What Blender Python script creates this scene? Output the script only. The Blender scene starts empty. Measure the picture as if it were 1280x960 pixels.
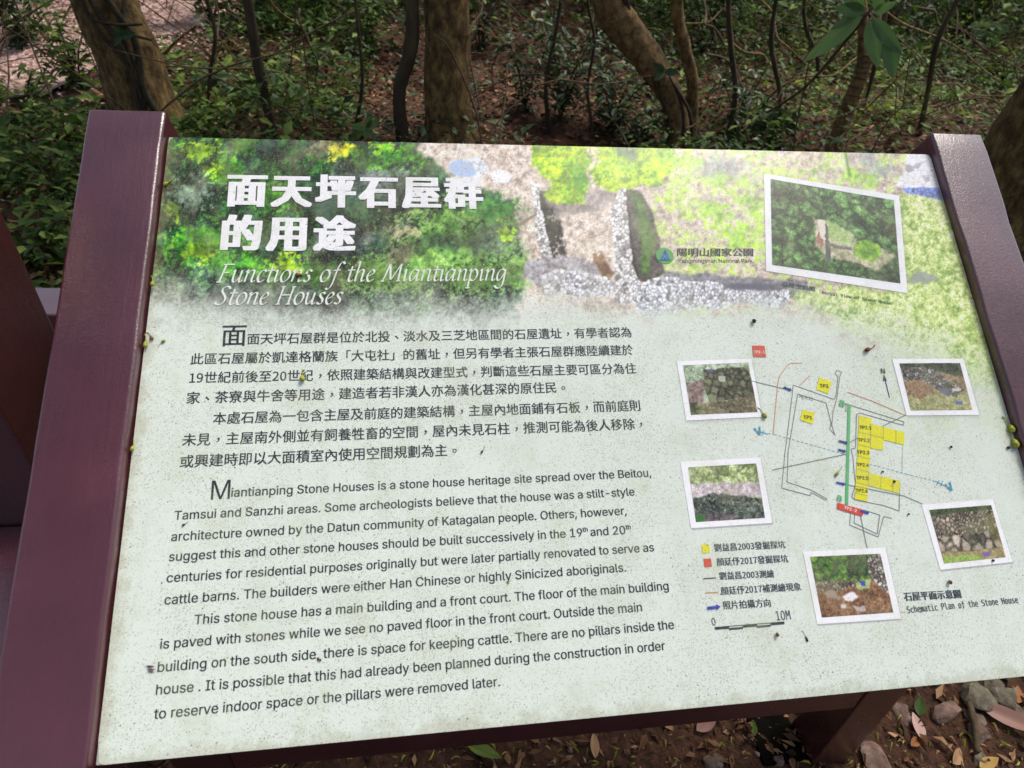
import bpy, bmesh, math, random, os
import numpy as np
from mathutils import Vector, Matrix, Euler
random.seed(7); rng = np.random.default_rng(7)
SC = bpy.context.scene; COL = SC.collection

# ------------------------------------------------------------------ camera
F_PX = 765.0
CAM = np.array([0.36858, -0.96353, 1.49971])
RW = np.array([[0.99184925, -0.02590402, 0.12475599],
               [-0.11587281, -0.59061415, 0.79859153],
               [0.05299592, -0.80653823, -0.58880177]])      # columns: image right, image down, forward
cd = bpy.data.cameras.new('camera'); cam = bpy.data.objects.new('camera', cd); COL.objects.link(cam)
cd.sensor_width = 36.0; cd.lens = 36.0 * F_PX / 1280.0
cd.clip_start = 0.02; cd.clip_end = 400
mw = Matrix.Identity(4)
for i in range(3):
    mw[i][0] = RW[i, 0]; mw[i][1] = -RW[i, 1]; mw[i][2] = -RW[i, 2]; mw[i][3] = CAM[i]
cam.matrix_world = mw; SC.camera = cam
cd.dof.use_dof = True; cd.dof.focus_distance = 1.02; cd.dof.aperture_fstop = 7.5

# ------------------------------------------------------------------ light
SUN_EL, SUN_AZ = math.radians(62), math.radians(60)         # azimuth from +Y (behind the board) towards +X
w = bpy.data.worlds.new("World"); SC.world = w; w.use_nodes = True
nt = w.node_tree; nt.nodes.clear()
sky = nt.nodes.new('ShaderNodeTexSky'); sky.sky_type = 'NISHITA'; sky.sun_disc = False
sky.sun_elevation = SUN_EL; sky.sun_rotation = SUN_AZ; sky.dust_density = 3.0; sky.air_density = 1.0; sky.ozone_density = 1.0
bg = nt.nodes.new('ShaderNodeBackground'); bg.inputs[1].default_value = 0.12
wo = nt.nodes.new('ShaderNodeOutputWorld')
hs = nt.nodes.new('ShaderNodeHueSaturation'); hs.inputs['Saturation'].default_value = .68      # thin overcast: a paler sky
nt.links.new(sky.outputs[0], hs.inputs['Color']); nt.links.new(hs.outputs[0], bg.inputs[0]); nt.links.new(bg.outputs[0], wo.inputs[0])
sl = bpy.data.lights.new('sun', 'SUN'); sl.energy = 3.0; sl.angle = math.radians(22); sl.color = (1, .95, .86)
sun = bpy.data.objects.new('sun', sl); COL.objects.link(sun)
sd = Vector((math.sin(SUN_AZ) * math.cos(SUN_EL), math.cos(SUN_AZ) * math.cos(SUN_EL), math.sin(SUN_EL)))
sun.rotation_euler = sd.to_track_quat('Z', 'Y').to_euler(); sun.location = (0, 3, 12)
SC.view_settings.view_transform = 'Standard'; SC.view_settings.look = 'None'
SC.view_settings.exposure = 0.62; SC.view_settings.gamma = 1.0; SC.view_settings.use_curve_mapping = False

# ------------------------------------------------------------------ helpers
def ray(px, py): return RW @ np.array([px - 640.0, py - 480.0, F_PX])
def height(x, y):
    x = np.asarray(x, float); y = np.asarray(y, float)
    r = np.clip(y - 0.7, 0, None)
    z = 0.115 * r + 0.004 * np.clip(r - 4, 0, 40) ** 2 * np.exp(-np.clip(r - 4, 0, 60) / 30)
    amp = np.clip(r * 0.4, 0, 1)
    z = z + amp * (0.07 * np.sin(1.3 * x + 0.7 * y) + 0.05 * np.sin(2.1 * y - 1.7 * x + 1) + 0.03 * np.sin(4.1 * x + 3.3 * y))
    z = z + 0.006 * np.sin(9 * x + 3) * np.sin(11 * y)
    return z
def at(px, py, extra=0.0):
    d = ray(px, py); d = d / np.linalg.norm(d); s = 0.5
    while s < 60:
        p = CAM + d * s
        if p[2] <= height(p[0], p[1]) + extra: break
        s += 0.01
    return np.array([p[0], p[1], float(height(p[0], p[1]))])
def along(px, py, dist):
    d = ray(px, py); return CAM + d / np.linalg.norm(d) * dist

def tag(o, label=None, cat=None, group=None, kind=None):
    if label: o['label'] = label
    if cat: o['category'] = cat
    if group: o['group'] = group
    if kind: o['kind'] = kind
    return o
def link(name, me, mat=None, parent=None, mw=None):
    o = bpy.data.objects.new(name, me); COL.objects.link(o)
    if mat is not None and not me.materials: me.materials.append(mat)
    if mw is not None: o.matrix_world = mw
    if parent is not None:
        o.parent = parent; o.matrix_parent_inverse = parent.matrix_basis.inverted()
    return o
def empty(name, loc=(0, 0, 0), rz=0):
    o = bpy.data.objects.new(name, None); COL.objects.link(o)
    o.location = loc; o.rotation_euler = (0, 0, rz); o.empty_display_size = .05
    return o
def mesh(name, V, F, smooth=False):
    me = bpy.data.meshes.new(name); me.from_pydata([tuple(v) for v in V], [], [tuple(f) for f in F]); me.update()
    if smooth: me.polygons.foreach_set('use_smooth', [True] * len(me.polygons))
    return me
def copy_tree(o, parent=None):
    c = o.copy(); COL.objects.link(c)
    if parent is not None: c.parent = parent; c.matrix_parent_inverse = o.matrix_parent_inverse.copy()
    for ch in [k for k in CHILD.get(o.name, [])]: copy_tree(ch, c)
    return c
CHILD = {}
def bmobj(name, bm, mat, parent=None, smooth=False, mw=None):
    me = bpy.data.meshes.new(name); bm.to_mesh(me); bm.free()
    if smooth: me.polygons.foreach_set('use_smooth', [True] * len(me.polygons))
    return link(name, me, mat, parent, mw)
def box(lo, hi, bev=0.004, seg=2):
    bm = bmesh.new(); bmesh.ops.create_cube(bm, size=1)
    for v in bm.verts:
        for i in range(3): v.co[i] = lo[i] if v.co[i] < 0 else hi[i]
    if bev: bmesh.ops.bevel(bm, geom=list(bm.edges), offset=bev, segments=seg, affect='EDGES', profile=.6)
    return bm
def tube(pts, rad, seg=8, cap=True, rough=0.0, sub=1):
    """tapered tube along points; returns V, F"""
    P = np.array(pts, float); R = np.array(rad, float) if hasattr(rad, '__len__') else np.full(len(P), float(rad))
    if sub > 1:
        t = np.arange(len(P)); tt = np.linspace(0, len(P) - 1, (len(P) - 1) * sub + 1)
        Q = []
        for s in tt:
            i = min(int(s), len(P) - 2); u = s - i
            p0 = P[max(i - 1, 0)]; p1 = P[i]; p2 = P[i + 1]; p3 = P[min(i + 2, len(P) - 1)]
            Q.append(.5 * ((2 * p1) + (-p0 + p2) * u + (2 * p0 - 5 * p1 + 4 * p2 - p3) * u * u + (-p0 + 3 * p1 - 3 * p2 + p3) * u ** 3))
        R = np.interp(tt, t, R); P = np.array(Q)
    n = len(P); V = []; F = []
    T = np.gradient(P, axis=0); T /= np.linalg.norm(T, axis=1)[:, None] + 1e-9
    a = np.array([0, 0, 1.0]) if abs(T[0][2]) < .9 else np.array([1.0, 0, 0])
    u = np.cross(T[0], a); u /= np.linalg.norm(u)
    for i in range(n):
        u = u - T[i] * (u @ T[i]); u /= np.linalg.norm(u) + 1e-9; v = np.cross(T[i], u)
        for k in range(seg):
            an = 2 * math.pi * k / seg
            rr = R[i] * (1 + rough * (math.sin(3 * an + i * .5) * .5 + math.sin(5 * an - i * .33 + 1) * .35 + random.uniform(-.35, .35)))
            V.append(P[i] + (u * math.cos(an) + v * math.sin(an)) * rr)
    for i in range(n - 1):
        for k in range(seg):
            a0 = i * seg + k; b0 = i * seg + (k + 1) % seg
            F.append((a0, b0, b0 + seg, a0 + seg))
    if cap:
        V.append(P[0]); V.append(P[-1]); c0 = len(V) - 2
        for k in range(seg):
            F.append((c0, (k + 1) % seg, k)); F.append((c0 + 1, (n - 1) * seg + k, (n - 1) * seg + (k + 1) % seg))
    return V, F
class MB:
    def __init__(s): s.V = []; s.F = []
    def add(s, V, F):
        n = len(s.V); s.V += [tuple(v) for v in V]; s.F += [tuple(i + n for i in f) for f in F]; return s
    def tube(s, *a, **k): return s.add(*tube(*a, **k))
    def build(s, name, mat, parent=None, smooth=True, mw=None): return link(name, mesh(name, s.V, s.F, smooth), mat, parent, mw)

# ------------------------------------------------------------------ materials
def new_mat(name):
    m = bpy.data.materials.new(name); m.use_nodes = True; n = m.node_tree; n.nodes.clear()
    out = n.nodes.new('ShaderNodeOutputMaterial'); b = n.nodes.new('ShaderNodeBsdfPrincipled')
    n.links.new(b.outputs[0], out.inputs[0]); return m, n, b, out
def N(n, t, **k):
    x = n.nodes.new(t)
    for a, v in k.items():
        if a.startswith('_'): x.inputs[a[1:].replace('_', ' ')].default_value = v
        else: setattr(x, a, v)
    return x
def ramp(n, fac, stops):
    r = n.nodes.new('ShaderNodeValToRGB'); e = r.color_ramp.elements
    while len(e) < len(stops): e.new(.5)
    for i, (p, c) in enumerate(stops): e[i].position = p; e[i].color = (*c, 1) if len(c) == 3 else c
    n.links.new(fac, r.inputs[0]); return r
def mixc(n, fac, a, b, mode='MIX'):
    m = n.nodes.new('ShaderNodeMix'); m.data_type = 'RGBA'; m.blend_type = mode
    for s, v in ((m.inputs[0], fac), (m.inputs[6], a), (m.inputs[7], b)):
        if hasattr(v, 'is_linked'): n.links.new(v, s)
        elif isinstance(v, (int, float)): s.default_value = v
        else: s.default_value = (*v, 1)
    return m.outputs[2]
def math_(n, op, a, b=0.0, c=None):
    m = n.nodes.new('ShaderNodeMath'); m.operation = op
    for s, v in zip(m.inputs, (a, b, c)):
        if v is None: continue
        if hasattr(v, 'is_linked'): n.links.new(v, s)
        else: s.default_value = v
    return m.outputs[0]
def noise_mat(name, stops, scale=8, detail=6, rough=.8, bump=.3, bscale=40, dist=0.01, stretch=(1, 1, 1), spec=.3, coords='Object'):
    m, n, b, o = new_mat(name)
    tc = N(n, 'ShaderNodeTexCoord'); mp = N(n, 'ShaderNodeMapping'); mp.inputs['Scale'].default_value = stretch
    n.links.new(tc.outputs[coords], mp.inputs[0])
    t = N(n, 'ShaderNodeTexNoise', _Scale=scale, _Detail=detail, _Roughness=.65); n.links.new(mp.outputs[0], t.inputs['Vector'])
    r = ramp(n, t.outputs[0], stops); n.links.new(r.outputs[0], b.inputs['Base Color'])
    b.inputs['Roughness'].default_value = rough; b.inputs['Specular IOR Level'].default_value = spec
    t2 = N(n, 'ShaderNodeTexNoise', _Scale=bscale, _Detail=6, _Roughness=.7); n.links.new(mp.outputs[0], t2.inputs['Vector'])
    bp = N(n, 'ShaderNodeBump', _Strength=bump, _Distance=dist); n.links.new(t2.outputs[0], bp.inputs['Height']); n.links.new(bp.outputs[0], b.inputs['Normal'])
    return m
def leaf_mat(name, c0, c1, c2, transl=.25, rough=.55, spec=.25):
    m, n, b, o = new_mat(name)
    at_ = N(n, 'ShaderNodeAttribute', attribute_name='tint')
    r = ramp(n, at_.outputs['Fac'], [(0, c0), (.5, c1), (1, c2)])
    n.links.new(r.outputs[0], b.inputs['Base Color']); b.inputs['Roughness'].default_value = rough
    b.inputs['Specular IOR Level'].default_value = spec
    if transl:
        tr = N(n, 'ShaderNodeBsdfTranslucent'); n.links.new(r.outputs[0], tr.inputs[0])
        mx = N(n, 'ShaderNodeMixShader'); mx.inputs[0].default_value = transl
        n.links.new(b.outputs[0], mx.inputs[1]); n.links.new(tr.outputs[0], mx.inputs[2]); n.links.new(mx.outputs[0], o.inputs[0])
    return m
def paint_mat(name, base, grain_axis):
    """brown gloss paint over rough-sawn timber"""
    m, n, b, o = new_mat(name)
    tc = N(n, 'ShaderNodeTexCoord')
    mp = N(n, 'ShaderNodeMapping'); s = [26, 26, 26]; s[grain_axis] = 3.0; mp.inputs['Scale'].default_value = s
    n.links.new(tc.outputs['Object'], mp.inputs[0])
    g = N(n, 'ShaderNodeTexNoise', _Scale=4, _Detail=7, _Roughness=.6, _Distortion=.7); n.links.new(mp.outputs[0], g.inputs['Vector'])
    f = N(n, 'ShaderNodeTexNoise', _Scale=260, _Detail=4, _Roughness=.7); n.links.new(tc.outputs['Object'], f.inputs['Vector'])
    big = N(n, 'ShaderNodeTexNoise', _Scale=7, _Detail=5, _Roughness=.6); n.links.new(tc.outputs['Object'], big.inputs['Vector'])
    r = ramp(n, big.outputs[0], [(.3, tuple(v * .75 for v in base)), (.55, base), (.8, tuple(min(v * 1.5, 1) for v in base))])
    vo = N(n, 'ShaderNodeTexVoronoi', _Scale=55); n.links.new(tc.outputs['Object'], vo.inputs['Vector'])
    dot = math_(n, 'LESS_THAN', vo.outputs['Distance'], .10)
    sel = math_(n, 'MULTIPLY', dot, math_(n, 'GREATER_THAN', big.outputs[0], .56))
    col = mixc(n, math_(n, 'MULTIPLY', sel, .7), r.outputs[0], (.012, .008, .008))
    n.links.new(col, b.inputs['Base Color'])
    rr = ramp(n, big.outputs[0], [(.3, (.22,) * 3), (.7, (.42,) * 3)]); n.links.new(rr.outputs[0], b.inputs['Roughness'])
    b.inputs['Specular IOR Level'].default_value = .5; b.inputs['Coat Weight'].default_value = 1.0; b.inputs['Coat IOR'].default_value = 1.55; b.inputs['Coat Roughness'].default_value = .16
    h = math_(n, 'ADD', math_(n, 'MULTIPLY', g.outputs[0], .7), math_(n, 'MULTIPLY', f.outputs[0], .45))
    bp = N(n, 'ShaderNodeBump', _Strength=.45, _Distance=.0022); n.links.new(h, bp.inputs['Height'])
    n.links.new(bp.outputs[0], b.inputs['Normal']); n.links.new(bp.outputs[0], b.inputs['Coat Normal'])
    return m

def speckle(n, col, amount=1.0):
    """rain-splashed specks of dirt, laid over a printed colour; in board coordinates"""
    tc = N(n, 'ShaderNodeTexCoord'); O = tc.outputs['Object']
    patch = N(n, 'ShaderNodeTexNoise', _Scale=9, _Detail=6, _Roughness=.7); n.links.new(O, patch.inputs['Vector'])
    wob = N(n, 'ShaderNodeTexNoise', _Scale=500, _Detail=2); n.links.new(O, wob.inputs['Vector'])
    wv = N(n, 'ShaderNodeMix', data_type='VECTOR'); wv.inputs[0].default_value = .0035
    n.links.new(O, wv.inputs[4]); n.links.new(wob.outputs['Color'], wv.inputs[5])
    out = col
    for sc, th, keep, k, c in ((380, .30, .60, .50, (.24, .17, .09)), (230, .17, .70, .65, (.16, .11, .055)), (80, .07, .76, .85, (.07, .045, .025)), (700, .50, .42, .34, (.30, .24, .13))):
        vo = N(n, 'ShaderNodeTexVoronoi', _Scale=sc, voronoi_dimensions='2D'); n.links.new(wv.outputs[1], vo.inputs['Vector'])
        sp = n.nodes.new('ShaderNodeSeparateColor'); n.links.new(vo.outputs['Color'], sp.inputs[0])
        d = math_(n, 'LESS_THAN', vo.outputs['Distance'], math_(n, 'MULTIPLY', sp.outputs[1], th))
        s = math_(n, 'GREATER_THAN', math_(n, 'ADD', sp.outputs[0], math_(n, 'MULTIPLY', math_(n, 'SUBTRACT', patch.outputs[0], .5), 2.6)), keep)
        out = mixc(n, math_(n, 'MULTIPLY', math_(n, 'MULTIPLY', d, s), k * amount), out, c)
    # thin algae film in patches
    al = N(n, 'ShaderNodeTexNoise', _Scale=16, _Detail=7, _Roughness=.7); n.links.new(O, al.inputs['Vector'])
    am = ramp(n, al.outputs[0], [(.50, (0, 0, 0)), (.72, (1, 1, 1))])
    out = mixc(n, math_(n, 'MULTIPLY', am.outputs[0], .34), out, (.40, .40, .22))
    sx = N(n, 'ShaderNodeSeparateXYZ'); n.links.new(O, sx.inputs[0])
    ed = math_(n, 'MINIMUM', sx.outputs[0], math_(n, 'MINIMUM', math_(n, 'ADD', sx.outputs[1], .793), math_(n, 'SUBTRACT', 1.2, sx.outputs[0])))
    en = N(n, 'ShaderNodeTexNoise', _Scale=38, _Detail=7, _Roughness=.75); n.links.new(O, en.inputs['Vector'])
    em = ramp(n, math_(n, 'ADD', math_(n, 'MULTIPLY', ed, 22.0), math_(n, 'MULTIPLY', math_(n, 'SUBTRACT', en.outputs[0], .5), 1.8)), [(.02, (1, 1, 1)), (.34, (0, 0, 0))])
    out = mixc(n, math_(n, 'MULTIPLY', em.outputs[0], .34), out, (.27, .25, .12))
    sm = N(n, 'ShaderNodeMapping'); sm.inputs['Scale'].default_value = (30, 5, 1); sm.inputs['Rotation'].default_value = (0, 0, .12); n.links.new(O, sm.inputs[0])
    st = N(n, 'ShaderNodeTexNoise', _Scale=1.0, _Detail=6, _Roughness=.7); n.links.new(sm.outputs[0], st.inputs['Vector'])
    sr = ramp(n, st.outputs[0], [(.56, (0, 0, 0)), (.74, (1, 1, 1))]); out = mixc(n, math_(n, 'MULTIPLY', sr.outputs[0], .22), out, (.44, .43, .28))
    return out, O
def print_mat(name, color=None, amount=1.0, rough=.27):
    m, n, b, o = new_mat(name)
    if color is None:
        a = N(n, 'ShaderNodeAttribute', attribute_name='print'); c = a.outputs['Color']
    else:
        r = N(n, 'ShaderNodeRGB'); r.outputs[0].default_value = (*color, 1); c = r.outputs[0]
    c, O = speckle(n, c, amount); n.links.new(c, b.inputs['Base Color'])
    rn = N(n, 'ShaderNodeTexNoise', _Scale=5, _Detail=5, _Roughness=.6); n.links.new(O, rn.inputs['Vector'])
    rr = ramp(n, rn.outputs[0], [(.3, (rough * .8,) * 3), (.7, (rough * 1.35,) * 3)]); n.links.new(rr.outputs[0], b.inputs['Roughness'])
    b.inputs['Specular IOR Level'].default_value = .5
    fb = N(n, 'ShaderNodeTexNoise', _Scale=420, _Detail=3, _Roughness=.6); n.links.new(O, fb.inputs['Vector'])
    bp = N(n, 'ShaderNodeBump', _Strength=.12, _Distance=.0006); n.links.new(fb.outputs[0], bp.inputs['Height']); n.links.new(bp.outputs[0], b.inputs['Normal'])
    return m

M_print = print_mat('printed_sheet')
M_white = print_mat('print_white_ink', (.84, .83, .84), .6)
M_frame = print_mat('print_photo_border', (.84, .83, .84), .35)
M_text = print_mat('print_black_ink', (.022, .03, .034), .35)
M_text2 = print_mat('print_dark_ink', (.03, .045, .06), .5)
M_sub = print_mat('print_cream_ink', (.74, .77, .70), .5)
M_yellow = print_mat('print_yellow_ink', (.72, .68, .02), .8)
M_red = print_mat('print_red_ink', (.62, .06, .03), .7)
M_blue = print_mat('print_blue_ink', (.03, .05, .36), .5)
M_cyan = print_mat('print_light_blue_ink', (.06, .30, .45), .5)
M_green = print_mat('print_green_ink', (.10, .42, .16), .6)
M_orange = print_mat('print_orange_ink', (.62, .25, .10), .5)
M_line = print_mat('print_grey_line_ink', (.18, .19, .19), .5)
M_logo = print_mat('print_logo_green', (.07, .33, .07), .5)
M_navy = print_mat('print_logo_navy', (.02, .06, .22), .3)
M_shadow = print_mat('print_grey_shadow', (.42, .43, .43), .8)
M_post = paint_mat('brown_gloss_paint', (.070, .011, .020), 1)
M_leg = paint_mat('brown_gloss_paint_vertical', (.046, .011, .013), 2)
M_rail = paint_mat('brown_gloss_paint_horizontal', (.058, .012, .019), 0)
M_edge = noise_mat('aluminium_panel_edge', [(.3, (.28, .29, .27)), (.7, (.5, .52, .48))], 60, rough=.5, bump=.1, bscale=300, dist=.001)
M_soil = noise_mat('red_brown_soil', [(.3, (.02, .009, .005)), (.5, (.085, .035, .018)), (.72, (.17, .08, .045))], 38, 10, .95, 1.0, 110, .02, coords='Object')
M_litter = leaf_mat('dead_leaves', (.03, .015, .007), (.13, .062, .028), (.36, .21, .11), .1, .7, .2)
M_pale = leaf_mat('pale_and_sunlit_leaves', (.30, .17, .14), (.48, .32, .28), (.66, .50, .46), .1, .8, .15)  # pale dry tone; also carries the sunlight on the clearing's litter
M_herb = leaf_mat('undergrowth_green', (.012, .030, .006), (.055, .10, .018), (.24, .32, .06), .3, .6, .2)
M_dark = leaf_mat('dark_evergreen_leaves', (.008, .020, .007), (.030, .060, .022), (.11, .16, .055), .2, .5, .3)
M_bigleaf = leaf_mat('broad_green_leaf', (.05, .10, .03), (.10, .19, .055), (.17, .28, .09), .42, .45, .35)
M_canopy = leaf_mat('canopy_leaves', (.02, .05, .012), (.05, .10, .025), (.09, .15, .04), .3, .5, .3)
M_bark = noise_mat('brown_bark', [(.3, (.025, .016, .006)), (.46, (.11, .066, .024)), (.58, (.23, .145, .05)), (.76, (.40, .29, .12))], 22, 12, .9, 1.0, 60, .035, (1, 1, .55))
M_bark2 = noise_mat('dark_mossy_bark', [(.3, (.02, .016, .009)), (.55, (.06, .042, .022)), (.8, (.10, .10, .04))], 9, 9, .9, .9, 34, .025, (1, 1, .4))
M_bark3 = noise_mat('pale_ringed_bark', [(.3, (.04, .026, .010)), (.5, (.21, .13, .05)), (.75, (.42, .30, .13))], 24, 12, .85, 1.0, 80, .03, (1, 1, .8))
M_twig = noise_mat('twig_bark', [(.3, (.03, .02, .01)), (.7, (.12, .08, .045))], 30, 4, .9, .3, 80, .004)
M_vine = noise_mat('dark_vine', [(.3, (.012, .010, .006)), (.7, (.05, .036, .02))], 40, 4, .9, .3, 80, .004)
M_stone = noise_mat('grey_brown_stone', [(.3, (.06, .04, .028)), (.5, (.13, .09, .065)), (.75, (.24, .18, .14))], 26, 9, .9, .8, 80, .006)
M_stone2 = noise_mat('greenish_stone', [(.3, (.05, .042, .026)), (.5, (.13, .11, .075)), (.75, (.26, .23, .165))], 30, 9, .9, .8, 70, .006)
M_stone3 = noise_mat('pinkish_stone', [(.3, (.07, .04, .03)), (.5, (.17, .105, .08)), (.75, (.31, .22, .185))], 30, 9, .9, .8, 70, .006)
M_bud = noise_mat('yellow_green_bud', [(.35, (.16, .20, .02)), (.65, (.42, .42, .05))], 200, 4, .6, .2, 400, .001)
M_bit = noise_mat('brown_plant_bit', [(.35, (.06, .025, .01)), (.65, (.26, .11, .05))], 200, 4, .7, .2, 400, .001)
M_black = noise_mat('black_seed', [(.35, (.01, .008, .006)), (.65, (.05, .035, .02))], 200, 4, .7, .2, 400, .001)
M_path = noise_mat('sunlit_pale_path', [(.3, (.22, .13, .10)), (.5, (.40, .27, .23)), (.75, (.55, .42, .38))], 5, 9, .95, .5, 50, .012)  # sunlight on the clearing is put into this light colour

# ------------------------------------------------------------------ ground
def axis(segs):
    out = [segs[0][0]]
    for a, b, st in segs: out += list(np.linspace(a, b, max(int(round((b - a) / st)), 1) + 1)[1:])
    return np.array(out)
gx = axis([(-90, -12, 3), (-12, 14, .16), (14, 90, 3)]); gy = axis([(-60, -3, 3), (-3, 14, .16), (14, 110, 3)])
def path_mask(x, y):       # the open dry, sunlit clearing beyond the left tree
    c = at(62, 34); u = (x - c[0]); v = (y - c[1])
    return np.exp(-((u / 1.5) ** 2 + (v / 2.6) ** 2) ** 1.3)
GX, GY = np.meshgrid(gx, gy); GZ = height(GX, GY)
nx_, ny_ = len(gx), len(gy)
idx = np.arange(nx_ * ny_).reshape(ny_, nx_)
Fq = np.stack([idx[:-1, :-1], idx[:-1, 1:], idx[1:, 1:], idx[1:, :-1]], -1).reshape(-1, 4)
def big_mesh(name, V, Fq, smooth=True):
    me = bpy.data.meshes.new(name); me.vertices.add(len(V)); me.vertices.foreach_set('co', np.asarray(V, np.float32).ravel())
    k = Fq.shape[1]; me.loops.add(len(Fq) * k); me.polygons.add(len(Fq))
    me.loops.foreach_set('vertex_index', Fq.astype(np.int32).ravel())
    me.polygons.foreach_set('loop_start', np.arange(0, len(Fq) * k, k, dtype=np.int32))
    me.polygons.foreach_set('use_smooth', np.full(len(Fq), smooth)); me.update(calc_edges=True); return me
tag(link('ground', big_mesh('ground', np.stack([GX, GY, GZ], -1).reshape(-1, 3), Fq), M_soil), kind='structure')
# sunlit clearing painted as a pale patch, laid just above the soil
pc = at(62, 34)
bm = bmesh.new(); R_, A_ = 12, 40; rings = []
for r in range(R_ + 1):
    row = []
    for a in range(A_):
        an = 2 * math.pi * a / A_; rr = r / R_ * (1 + .12 * math.sin(3 * an) + .08 * math.sin(7 * an + 1))
        x = pc[0] - .2 + rr * 1.5 * math.cos(an); y = pc[1] + .4 + rr * 2.6 * math.sin(an)
        row.append(bm.verts.new((x, y, float(height(x, y)) + .022)))
    rings.append(row)
for r in range(R_):
    for a in range(A_):
        try: bm.faces.new((rings[r][a], rings[r][(a + 1) % A_], rings[r + 1][(a + 1) % A_], rings[r + 1][a]))
        except ValueError: pass
tag(bmobj('path', bm, M_path, smooth=True), kind='structure')

# ------------------------------------------------------------------ the board: frame of reference
TAU = math.radians(37); W_, H_ = 1.2, 0.793; TOP = 1.244
EX = np.array([1, 0, 0.]); EY = np.array([0, math.cos(TAU), math.sin(TAU)]); EZ = np.array([0, -math.sin(TAU), math.cos(TAU)])
ORG = np.array([0, 0, TOP])                       # top-left corner of the face
MP = Matrix(((EX[0], EY[0], EZ[0], ORG[0]), (EX[1], EY[1], EZ[1], ORG[1]), (EX[2], EY[2], EZ[2], ORG[2]), (0, 0, 0, 1)))
def P(px, py, h=0.0):                              # photograph pixel -> board x, y (y negative downwards)
    d = ray(px, py); c = CAM - ORG; s = (h - c @ EZ) / (d @ EZ); q = c + d * s
    return np.array([q @ EX, q @ EY])
def P_inv(x, y):
    q = ORG[None] + x[:, None] * EX + y[:, None] * EY - CAM[None]; q = q @ RW
    return q[:, 0] / q[:, 2] * F_PX + 640, q[:, 1] / q[:, 2] * F_PX + 480

sign = empty('information_sign', (0.6, -0.4, 0))
tag(sign, 'large sloping information board with bilingual text and aerial photo between brown timber posts', 'sign')
CHILDM = Matrix(MP)
def bobj(name, bm_or_mb, mat, parent=sign, smooth=False):
    if isinstance(bm_or_mb, MB): return bm_or_mb.build(name, mat, parent, smooth, CHILDM)
    return bmobj(name, bm_or_mb, mat, parent, smooth, CHILDM)
sign_inv = Matrix.Translation((-.6, .4, 0))
HP = .014
# sloping side posts, legs, beams
def worn(bm, amp=.0012):
    bmesh.ops.subdivide_edges(bm, edges=[e for e in bm.edges if e.calc_length() > .2], cuts=24, use_grid_fill=True)
    for v in bm.verts:
        p = v.co; s = math.sin(p.y * 31 + p.x * 17) + math.sin(p.y * 73 + p.z * 41 + p.x * 11) * .6
        v.co = p + Vector((s * amp * .5, 0, s * amp * .4))
    return bm
o = bobj('post', worn(box((-.103, -.815, -.125), (-.002, .033, HP), .005, 3)), M_post, smooth=True)
tag(o, 'left sloping post with fallen buds along its inner edge')
o = bobj('post', worn(box((1.2, -.80, -.10), (1.294, .033, HP), .005, 3)), M_post, smooth=True)
tag(o, 'right sloping post')
panel = bobj('panel', box((0, -H_, -.008), (W_, 0, -.0006), .002, 2), M_edge)
bobj('frame_rail', box((-.001, -.10, -.060), (1.199, -.02, -.0085), .003), M_rail)
bobj('frame_rail', box((-.001, -.74, -.060), (1.199, -.66, -.0085), .003), M_rail)
for x0, x1 in ((-.10, -.004), (1.2, 1.29)):
    zt = TOP + (-.395) * math.tan(TAU) - .13
    bmobj('leg', box((x0, -.44, -.05), (x1, -.345, zt + .03), .004), M_leg, sign)
bmobj('cross_beam', box((-.004, -.438, .268), (1.2, -.36, .385), .004), M_rail, sign)
bmobj('shade_block', worn(box((1.09, -.43, -.03), (1.198, -.12, .012), .01, 2), .004), noise_mat('shade_black', [(.3, (.003, .003, .002)), (.7, (.008, .007, .006))], 12, rough=1.0, bump=.3, spec=0.0), sign)  # black block added to stand for the shade on the ground here

# ------------------------------------------------------------------ printed face: colour raster in photo pixels
def vnoise(h, w, cell, seed):
    g = np.random.default_rng(seed).random((int(h / cell) + 3, int(w / cell) + 3))
    y = np.arange(h) / cell; x = np.arange(w) / cell; yi = y.astype(int); xi = x.astype(int)
    fy = (y - yi)[:, None]; fx = (x - xi)[None]; fy = fy * fy * (3 - 2 * fy); fx = fx * fx * (3 - 2 * fx)
    a = g[np.ix_(yi, xi)]; b = g[np.ix_(yi, xi + 1)]; c = g[np.ix_(yi + 1, xi)]; d = g[np.ix_(yi + 1, xi + 1)]
    return (a * (1 - fx) + b * fx) * (1 - fy) + (c * (1 - fx) + d * fx) * fy
def fbm(h, w, cell, seed, oct=4, k=.55):
    s = 0; t = 0; a = 1
    for i in range(oct):
        s = s + a * vnoise(h, w, max(cell / 2 ** i, 1), seed + i * 17); t += a; a *= k
    return s / t
def inpoly(X, Y, poly):
    r = np.zeros(X.shape, bool); n = len(poly); j = n - 1
    for i in range(n):
        xi, yi = poly[i]; xj, yj = poly[j]
        if yi != yj: r ^= ((yi > Y) != (yj > Y)) & (X < (xj - xi) * (Y - yi) / (yj - yi) + xi)
        j = i
    return r
def blur(a, k):
    for ax in (0, 1):
        s = a * 0; 
        for d in range(-k, k + 1): s = s + np.roll(a, d, ax)
        a = s / (2 * k + 1)
    return a
def tone(v, stops):
    v = np.clip(v, 0, 1); xs = [s[0] for s in stops]
    return np.stack([np.interp(v, xs, [s[1][i] for s in stops]) for i in range(3)], -1)
def stretch(a, lo=.3, hi=.7): return np.clip((a - lo) / (hi - lo), 0, 1)
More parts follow.
